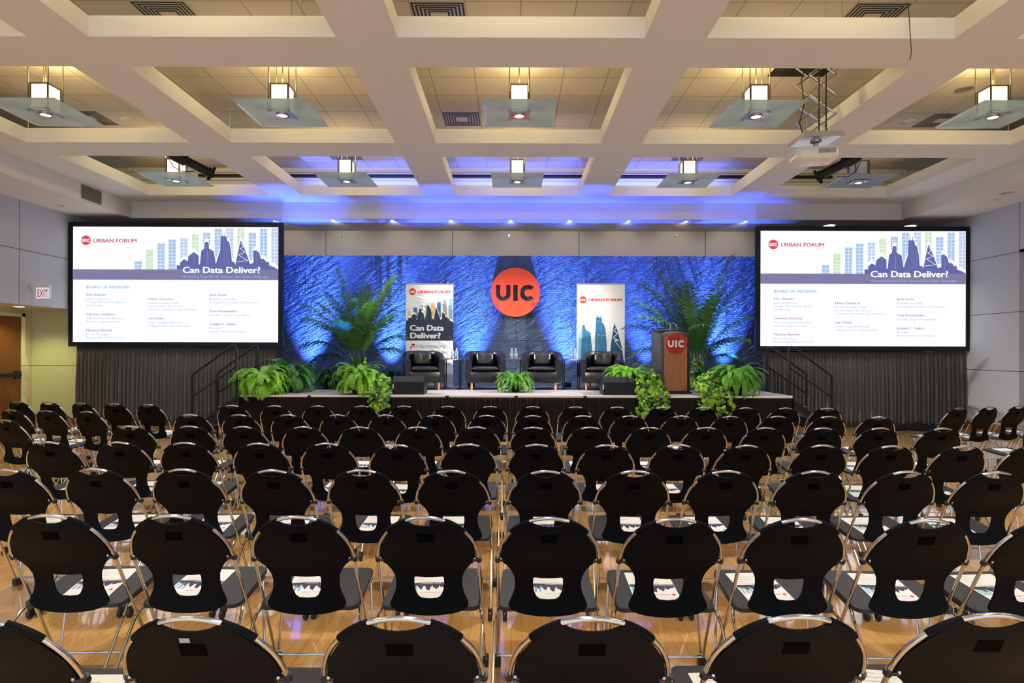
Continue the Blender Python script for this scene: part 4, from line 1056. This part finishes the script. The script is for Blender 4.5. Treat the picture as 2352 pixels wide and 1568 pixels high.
# ------------------------------------------------------------------ audience chairs
ZT = .83; TR = .0077
def hoopy(u): return .5*u
def make_chair():
    t = thing('stacking_chair', 'x', 'chair')
    # chrome hoop: arch, straight sides running down and forward to the front feet
    def side(s): return [(s*.222, hoopy(.21), ZT-.21), (s*.225, hoopy(.44), ZT-.44), (s*.236, hoopy(.82), .012)]
    archp = [(.222*math.cos(math.radians(a)), .21-.21*math.sin(math.radians(a))) for a in range(6, 175, 7)]
    pts = side(1)[::-1]+[(x, hoopy(u), ZT-u) for x, u in archp]+side(-1)
    MB().tube(pts, TR, 8).build('hoop_frame', M_CHROME, t, True, sharp=60)
    # moulded back shell
    ie = lambda x: .21-.21*math.sqrt(max(0, 1-(x/.222)**2))
    half = [(.085, ie(.085)+.004), (.11, ie(.11)+.006), (.14, ie(.14)+.009), (.165, ie(.165)+.013), (.187, ie(.198)+.0), (.200, .135), (.208, .17), (.211, .205), (.200, .222), (.182, .236), (.163, .262), (.150, .29), (.1465, .315), (.148, .345), (.154, .37), (.163, .39), (.171, .407), (.175, .419), (.174, .429), (.163, .441), (.137, .455), (.10, .4645), (.045, .4715)]
    notch = [(.07, .0215), (.05, .031), (.025, .0365), (0, .038), (-.025, .0365), (-.05, .031), (-.07, .0215)]
    loop = half+[(0, .473)]+[(-x, u) for x, u in half[::-1]]+notch[::-1]
    hole = [(.066, .301), (.0665, .33), (.062, .362), (.05, .387), (.035, .397), (0, .400), (-.035, .397), (-.05, .387), (-.062, .362), (-.0665, .33), (-.066, .301), (-.06, .295), (-.03, .298), (0, .299), (.03, .298), (.06, .295)]
    grid = [(-.2+.02*i+.0007, .05+.02*j+.0009) for i in range(21) for j in range(21)]
    ok = [g for g in grid if inside(g, [loop, hole]) and min(math.hypot(g[0]-q[0], g[1]-q[1]) for q in loop+hole) > .009]
    v2, tri = fill2d([loop, hole], ok)
    def surf(x, u, off):
        f = max(0, u-.17)
        y = hoopy(u)-1.05*f*f*(1.0 if u < .42 else 1.0)+.028*max(0, 1-(x/.2)**2)*min(1, u/.1)*0
        y += .16*x*x*0 - .035*(1-min(1, (x/.215)**2))*math.sin(PI*min(1, u/.25))*0.5
        return (x, y-off, ZT-u)
    make_chair.surf = surf
    b = MB(); th = .009
    b.add([surf(x, u, -.002) for x, u in v2], [q[::-1] for q in tri]); b.add([surf(x, u, th-.002) for x, u in v2], tri)
    for lp in (loop, hole):
        k = len(lp); b.add([surf(x, u, -.002) for x, u in lp]+[surf(x, u, th-.002) for x, u in lp], [(i, (i+1) % k, k+(i+1) % k, k+i) for i in range(k)])
    sh = b.build('back_shell', M_BLACK, t, True, sharp=40)
    for s in (-1, 1):                      # sleeves of the shell around the tube
        b = MB(); b.tube([(s*x, hoopy(u), ZT-u) for x, u in [(.222*math.cos(math.radians(a)), .21-.21*math.sin(math.radians(a))) for a in range(68, 41, -5)]], .0112, 8); b.build('sleeve', M_BLACK, sh, True)
    b = MB(); gp = [(-.036+.012*i, .075+.01*j) for i in range(7) for j in range(5)]; off = .0074
    b.add([surf(x, u, off) for x, u in gp]+[surf(x, u, .006) for x, u in gp], [(i*5+j, (i+1)*5+j, (i+1)*5+j+1, i*5+j+1) for i in range(6) for j in range(4)]+[(j, j+1, 36+j, 35+j) for j in range(4)]+[(30+j, 65+j, 66+j, 31+j) for j in range(4)]+[(i*5, 35+i*5, 40+i*5, i*5+5) for i in range(6)]+[(i*5+4, i*5+9, 44+i*5, 39+i*5) for i in range(6)]); b.build('shell_badge', mat('badge_black', (.0007, .0008, .001, 1), .7, spec=.03), sh)
    for s in (-1, 1):
        b = MB(); b.tube([(s*.223, hoopy(.208)-.003, ZT-.200), (s*.223, hoopy(.23)-.003, ZT-.219)], .0128, 8); b.tube([(s*.223, hoopy(.215)-.004, ZT-.211), (s*.194, hoopy(.215)-.006, ZT-.211)], .009, 8); cl = b.build('bracket', M_RUBBER, t, True)
        MB().lathe([(.0045, 0), (.0045, .004), (0, .005)], (s*.206, hoopy(.2)-.016, ZT-.199), 8, axis='Y').build('screw', M_CHROME, cl)
    # seat pad, gently tilted
    b = MB(); lp = [(x*(1 if y < .3 else .97), y) for x, y in rrect(-.222, .222, .155, .525, .035, 5)]
    zz = lambda y: .388+.112*(y-.155)
    b.prism(lp, lambda u, v, w: (u, v, zz(v)+w), -.018, .0)
    b.build('seat', M_PAD, t, True, sharp=50)
    for s in (-1, 1):
        # rear leg: bends out of the seat rail and runs back and down
        MB().tube([(s*.214, .47, zz(.47)-.027), (s*.214, .24, zz(.24)-.027), (s*.222, .195, .366), (s*.233, .165, .352), (s*.237, .13, .32), (s*.238, .0, .155), (s*.240, -.085, .052)], .007, 8).build('leg', M_CHROME, t, True)
        MB().tube([(s*.214, .45, zz(.45)-.03), (s*.23, .425, .12), (s*.234, .42, .06)], .006, 6).build('front_strut', M_CHROME, t, True)
        b = MB(); b.lathe([(.0, -.011), (.022, -.011), (.026, -.006), (.026, .006), (.022, .011), (0, .011)], (s*.240, -.105, .026), 14, axis='X'); b.box(s*.240-.013, s*.240+.013, -.108, -.072, .03, .058); b.build('caster', M_RUBBER, t, True)
        b = MB(); b.bbox(s*.236-.017, s*.236+.017, hoopy(.80)-.02, hoopy(.83)+.022, .0, .045, .005); b.build('foot', M_RUBBER, t)
    MB().tube([(-.233, hoopy(.775), ZT-.775), (.233, hoopy(.775), ZT-.775)], .006, 6).build('crossbar', M_CHROME, t, True)
    return t
def make_booklet():
    b = MB(); b.box(-.108, .108, -.14, .14, 0, .003)
    a = Art(lambda u, v, l: (u, v, .003+l), .0004)
    a.mb = b; a.mats = [M_PAPER]
    for k in range(5): a.rect(-.085, -.085+.05+.09*((k*37 % 10)/10), .118-.022*k, .1205-.022*k, M_GREY)
    # cover lies upside down towards the sitter's back
    a.rect(-.108, .108, -.095, .022, mat('paper_cover', rgb(220, 217, 210), .5), 1)
    a.rect(-.106, .106, -.0, .02, M_NAVY, 2)
    kx = lambda x: .106-(x-1278)*(.212/730); ky = lambda y: -.0-(436-y)*.00022
    a.poly([[(kx(x), ky(y)) for x, y in SKY]], M_NAVY, 2)
    for x, c in ((-.1, M_PLBLUE), (-.08, M_GREY), (-.06, M_PLBLUE)): a.rect(x, x+.012, -.06, -.002, c, 2)
    v, f = text_mesh('Can Data Deliver?'); x0 = min(p[0] for p in v); x1 = max(p[0] for p in v)
    a.mb.add([a.fn(.098-(p[0]-x0)/(x1-x0)*.13, .016-p[1]*.0155, .0012) for p in v], f, a.mi(M_BANNER))
    a.poly([[(.085+.009*p[0], -.077+.009*p[1]) for p in arc(0, 0, 1, 0, 340, 17)]], M_RED, 2)
    v, f = text_mesh('URBAN FORUM'); x0 = min(p[0] for p in v); x1 = max(p[0] for p in v)
    a.mb.add([a.fn(.07-(p[0]-x0)/(x1-x0)*.1, -.073-p[1]*.009, .0012) for p in v], f, a.mi(M_RED))
    return a.build('booklet')
chair = make_chair(); book = make_booklet()
ROWS = [
 [(-62, 1414), (434, 1412), (916, 1414), (1364, 1418), (1841, 1410), (2289, 1403)],
 [(108, 1179), (393, 1179), (681, 1184), (977, 1184.5), (1263, 1187), (1555, 1189), (1844, 1188), (2138, 1190), (2428, 1192)],
 [(8, 1077), (214, 1072), (418, 1074), (625, 1078.6), (830, 1077), (1036.6, 1079), (1254, 1080), (1460, 1079), (1670, 1078), (1875, 1079.5), (2085, 1080), (2292, 1082)],
 [(110, 1012), (270, 1012), (423, 1014), (593, 1017), (750, 1016), (911, 1023), (1075, 1018), (1233, 1018.6), (1395, 1021), (1560, 1018.6), (1716, 1021), (1891, 1019.5), (2051, 1022), (2216, 1022), (2377, 1023)],
 [(296, 976.5), (434, 975.5), (557, 979), (696, 979.6), (826, 979.6), (959, 979), (1095, 978), (1225, 979.6), (1356, 978.6), (1493, 979.6), (1623, 979), (1760, 980.5), (1892, 982), (2023.6, 981), (2167, 982)],
 [(436, 951), (548, 952), (661.6, 951), (775, 950), (886, 950.5), (999.6, 952), (1118, 952), (1224, 953), (1340, 953.6), (1448, 953), (1565.6, 953), (1678, 955), (1788, 954), (1905, 954.6), (2020, 956.7)],
 [(532, 929), (631, 931.5), (729, 932), (831, 931.5), (928, 930.6), (1029, 931), (1126, 930.5), (1224, 931), (1323, 932), (1419, 932.5), (1522, 934), (1615, 934), (1713.6, 935.5), (1805, 936), (1901, 937)]]
RN = ['the row nearest the camera', 'the second row from the camera', 'the third row from the camera', 'the fourth row from the camera', 'the fifth row from the camera', 'the sixth row from the camera', 'the row nearest the stage']
n_placed = 0
rc = random.Random(21)
def place(x, y, rz, where, bwhere, grp, bgrp, withbook=True, dx=None, da=None):
    global chair, book, n_placed
    lab = 'black chair with chrome hoop, '+where
    if n_placed == 0: chair.location = (x, y, 0); chair.rotation_euler = (0, 0, rz); chair['label'] = lab; chair['group'] = grp
    else: dup(chair, (x, y, 0), rz, lab, grp)
    if withbook:
        dx = rc.uniform(-.05, .03) if dx is None else dx; da = rc.uniform(-6, 6) if da is None else da
        R = Matrix.Translation((x, y, 0)) @ Matrix.Rotation(rz, 4, 'Z') @ Matrix.Translation((dx, .345, .3885+.112*.19+.001)) @ Matrix.Rotation(math.atan(.112), 4, 'X') @ Matrix.Rotation(math.radians(da), 4, 'Z')
        o = book if n_placed == 0 else book.copy()
        if n_placed: COL.objects.link(o)
        o.matrix_world = R; tag(o, 'white booklet on the '+bwhere, 'booklet', bgrp)
    if n_placed == 1:       # the second chair of the nearest row carries a small pale sticker below its handle
        c = [o_ for o_ in COL.objects if o_.get('label') == lab][0]; sf = make_chair.surf
        g = MB(); gp = [(-.03+.007*i, .056+.0075*j) for i in range(5) for j in range(3)]
        g.add([sf(x_, u_, .0082) for x_, u_ in gp], [(i*3+j, (i+1)*3+j, (i+1)*3+j+1, i*3+j+1) for i in range(4) for j in range(2)]); k_ = g.build('sticker', mat('pale_sticker', rgb(150, 160, 176), .6), c, fix=False); k_['label'] = 'small pale blue-grey sticker'
    n_placed += 1
for r, row in enumerate(ROWS):
    pts = [(x, y-(x-1177)*.0026) for x, y in row]
    mx = sum(p[0] for p in pts)/len(pts); my = sum(p[1] for p in pts)/len(pts)
    sl = sum((p[0]-mx)*(p[1]-my) for p in pts)/sum((p[0]-mx)**2 for p in pts)
    for i, (x, y) in enumerate(pts):
        fit = my+sl*(x-mx); yy = fit*.6+y*.4 if r < 4 else fit*.75+y*.25
        Y = FPX*(HC-ZT-TR)/(yy-807); X = (x-1177)*Y/FPX
        n = len(row)
        w = 'rightmost' if i == n-1 else 'leftmost' if i == 0 else f'{ORD[i]} from the left'
        place(X, Y, math.radians(rc.uniform(-1.5, 1.5)), f'{w} in {RN[r]}', (f'{w} seat, ' if i in (0, n-1) else f'{ORD[i]} seat from the left, ')+RN[r][4:], f'chairs in {RN[r]}', f'booklets on {RN[r]}')
SIDE = ['outermost', 'second from the wall', 'third from the wall', 'fourth from the wall', 'innermost']
for i in range(5):
    place(-6.81+.5075*i, 8.37-.0975*i, math.radians(-11+(1.5 if i > 2 else -2)), f'{SIDE[i]}, angled front row at far left', f'{SIDE[i]} seat, angled front row at far left', 'chairs in the angled left block', 'booklets on the angled left block')
for i, (x, y) in enumerate(((-5.93, 7.2), (-5.45, 7.12), (-4.91, 7.02))):
    place(x, y, math.radians(-12), f'{("outermost", "middle", "innermost")[i]} in the angled second row at far left', f'{("outermost", "middle", "innermost")[i]} seat, angled second row at far left', 'chairs in the angled left block', 'booklets on the angled left block')
place(-5.13, 6.15, math.radians(-12), 'alone at the left picture edge behind the angled rows', 'lone seat at the left edge behind the angled rows', 'chairs in the angled left block', 'booklets on the angled left block')
for i in range(4):
    place(5.70+.513*i, 7.76+.160*i, math.radians(18), f'{("innermost", "second from the aisle", "third from the aisle", "outermost")[i]} in the angled row at far right', f'{("innermost", "second", "third", "outermost")[i]} seat from the aisle, angled row at far right', 'chairs in the angled right block', 'booklets on the angled right block')
place(5.78, 6.6, math.radians(18), 'at the right edge behind the angled far right row', 'seat at the right edge behind the angled far right row', 'chairs in the angled right block', 'booklets on the angled right block')
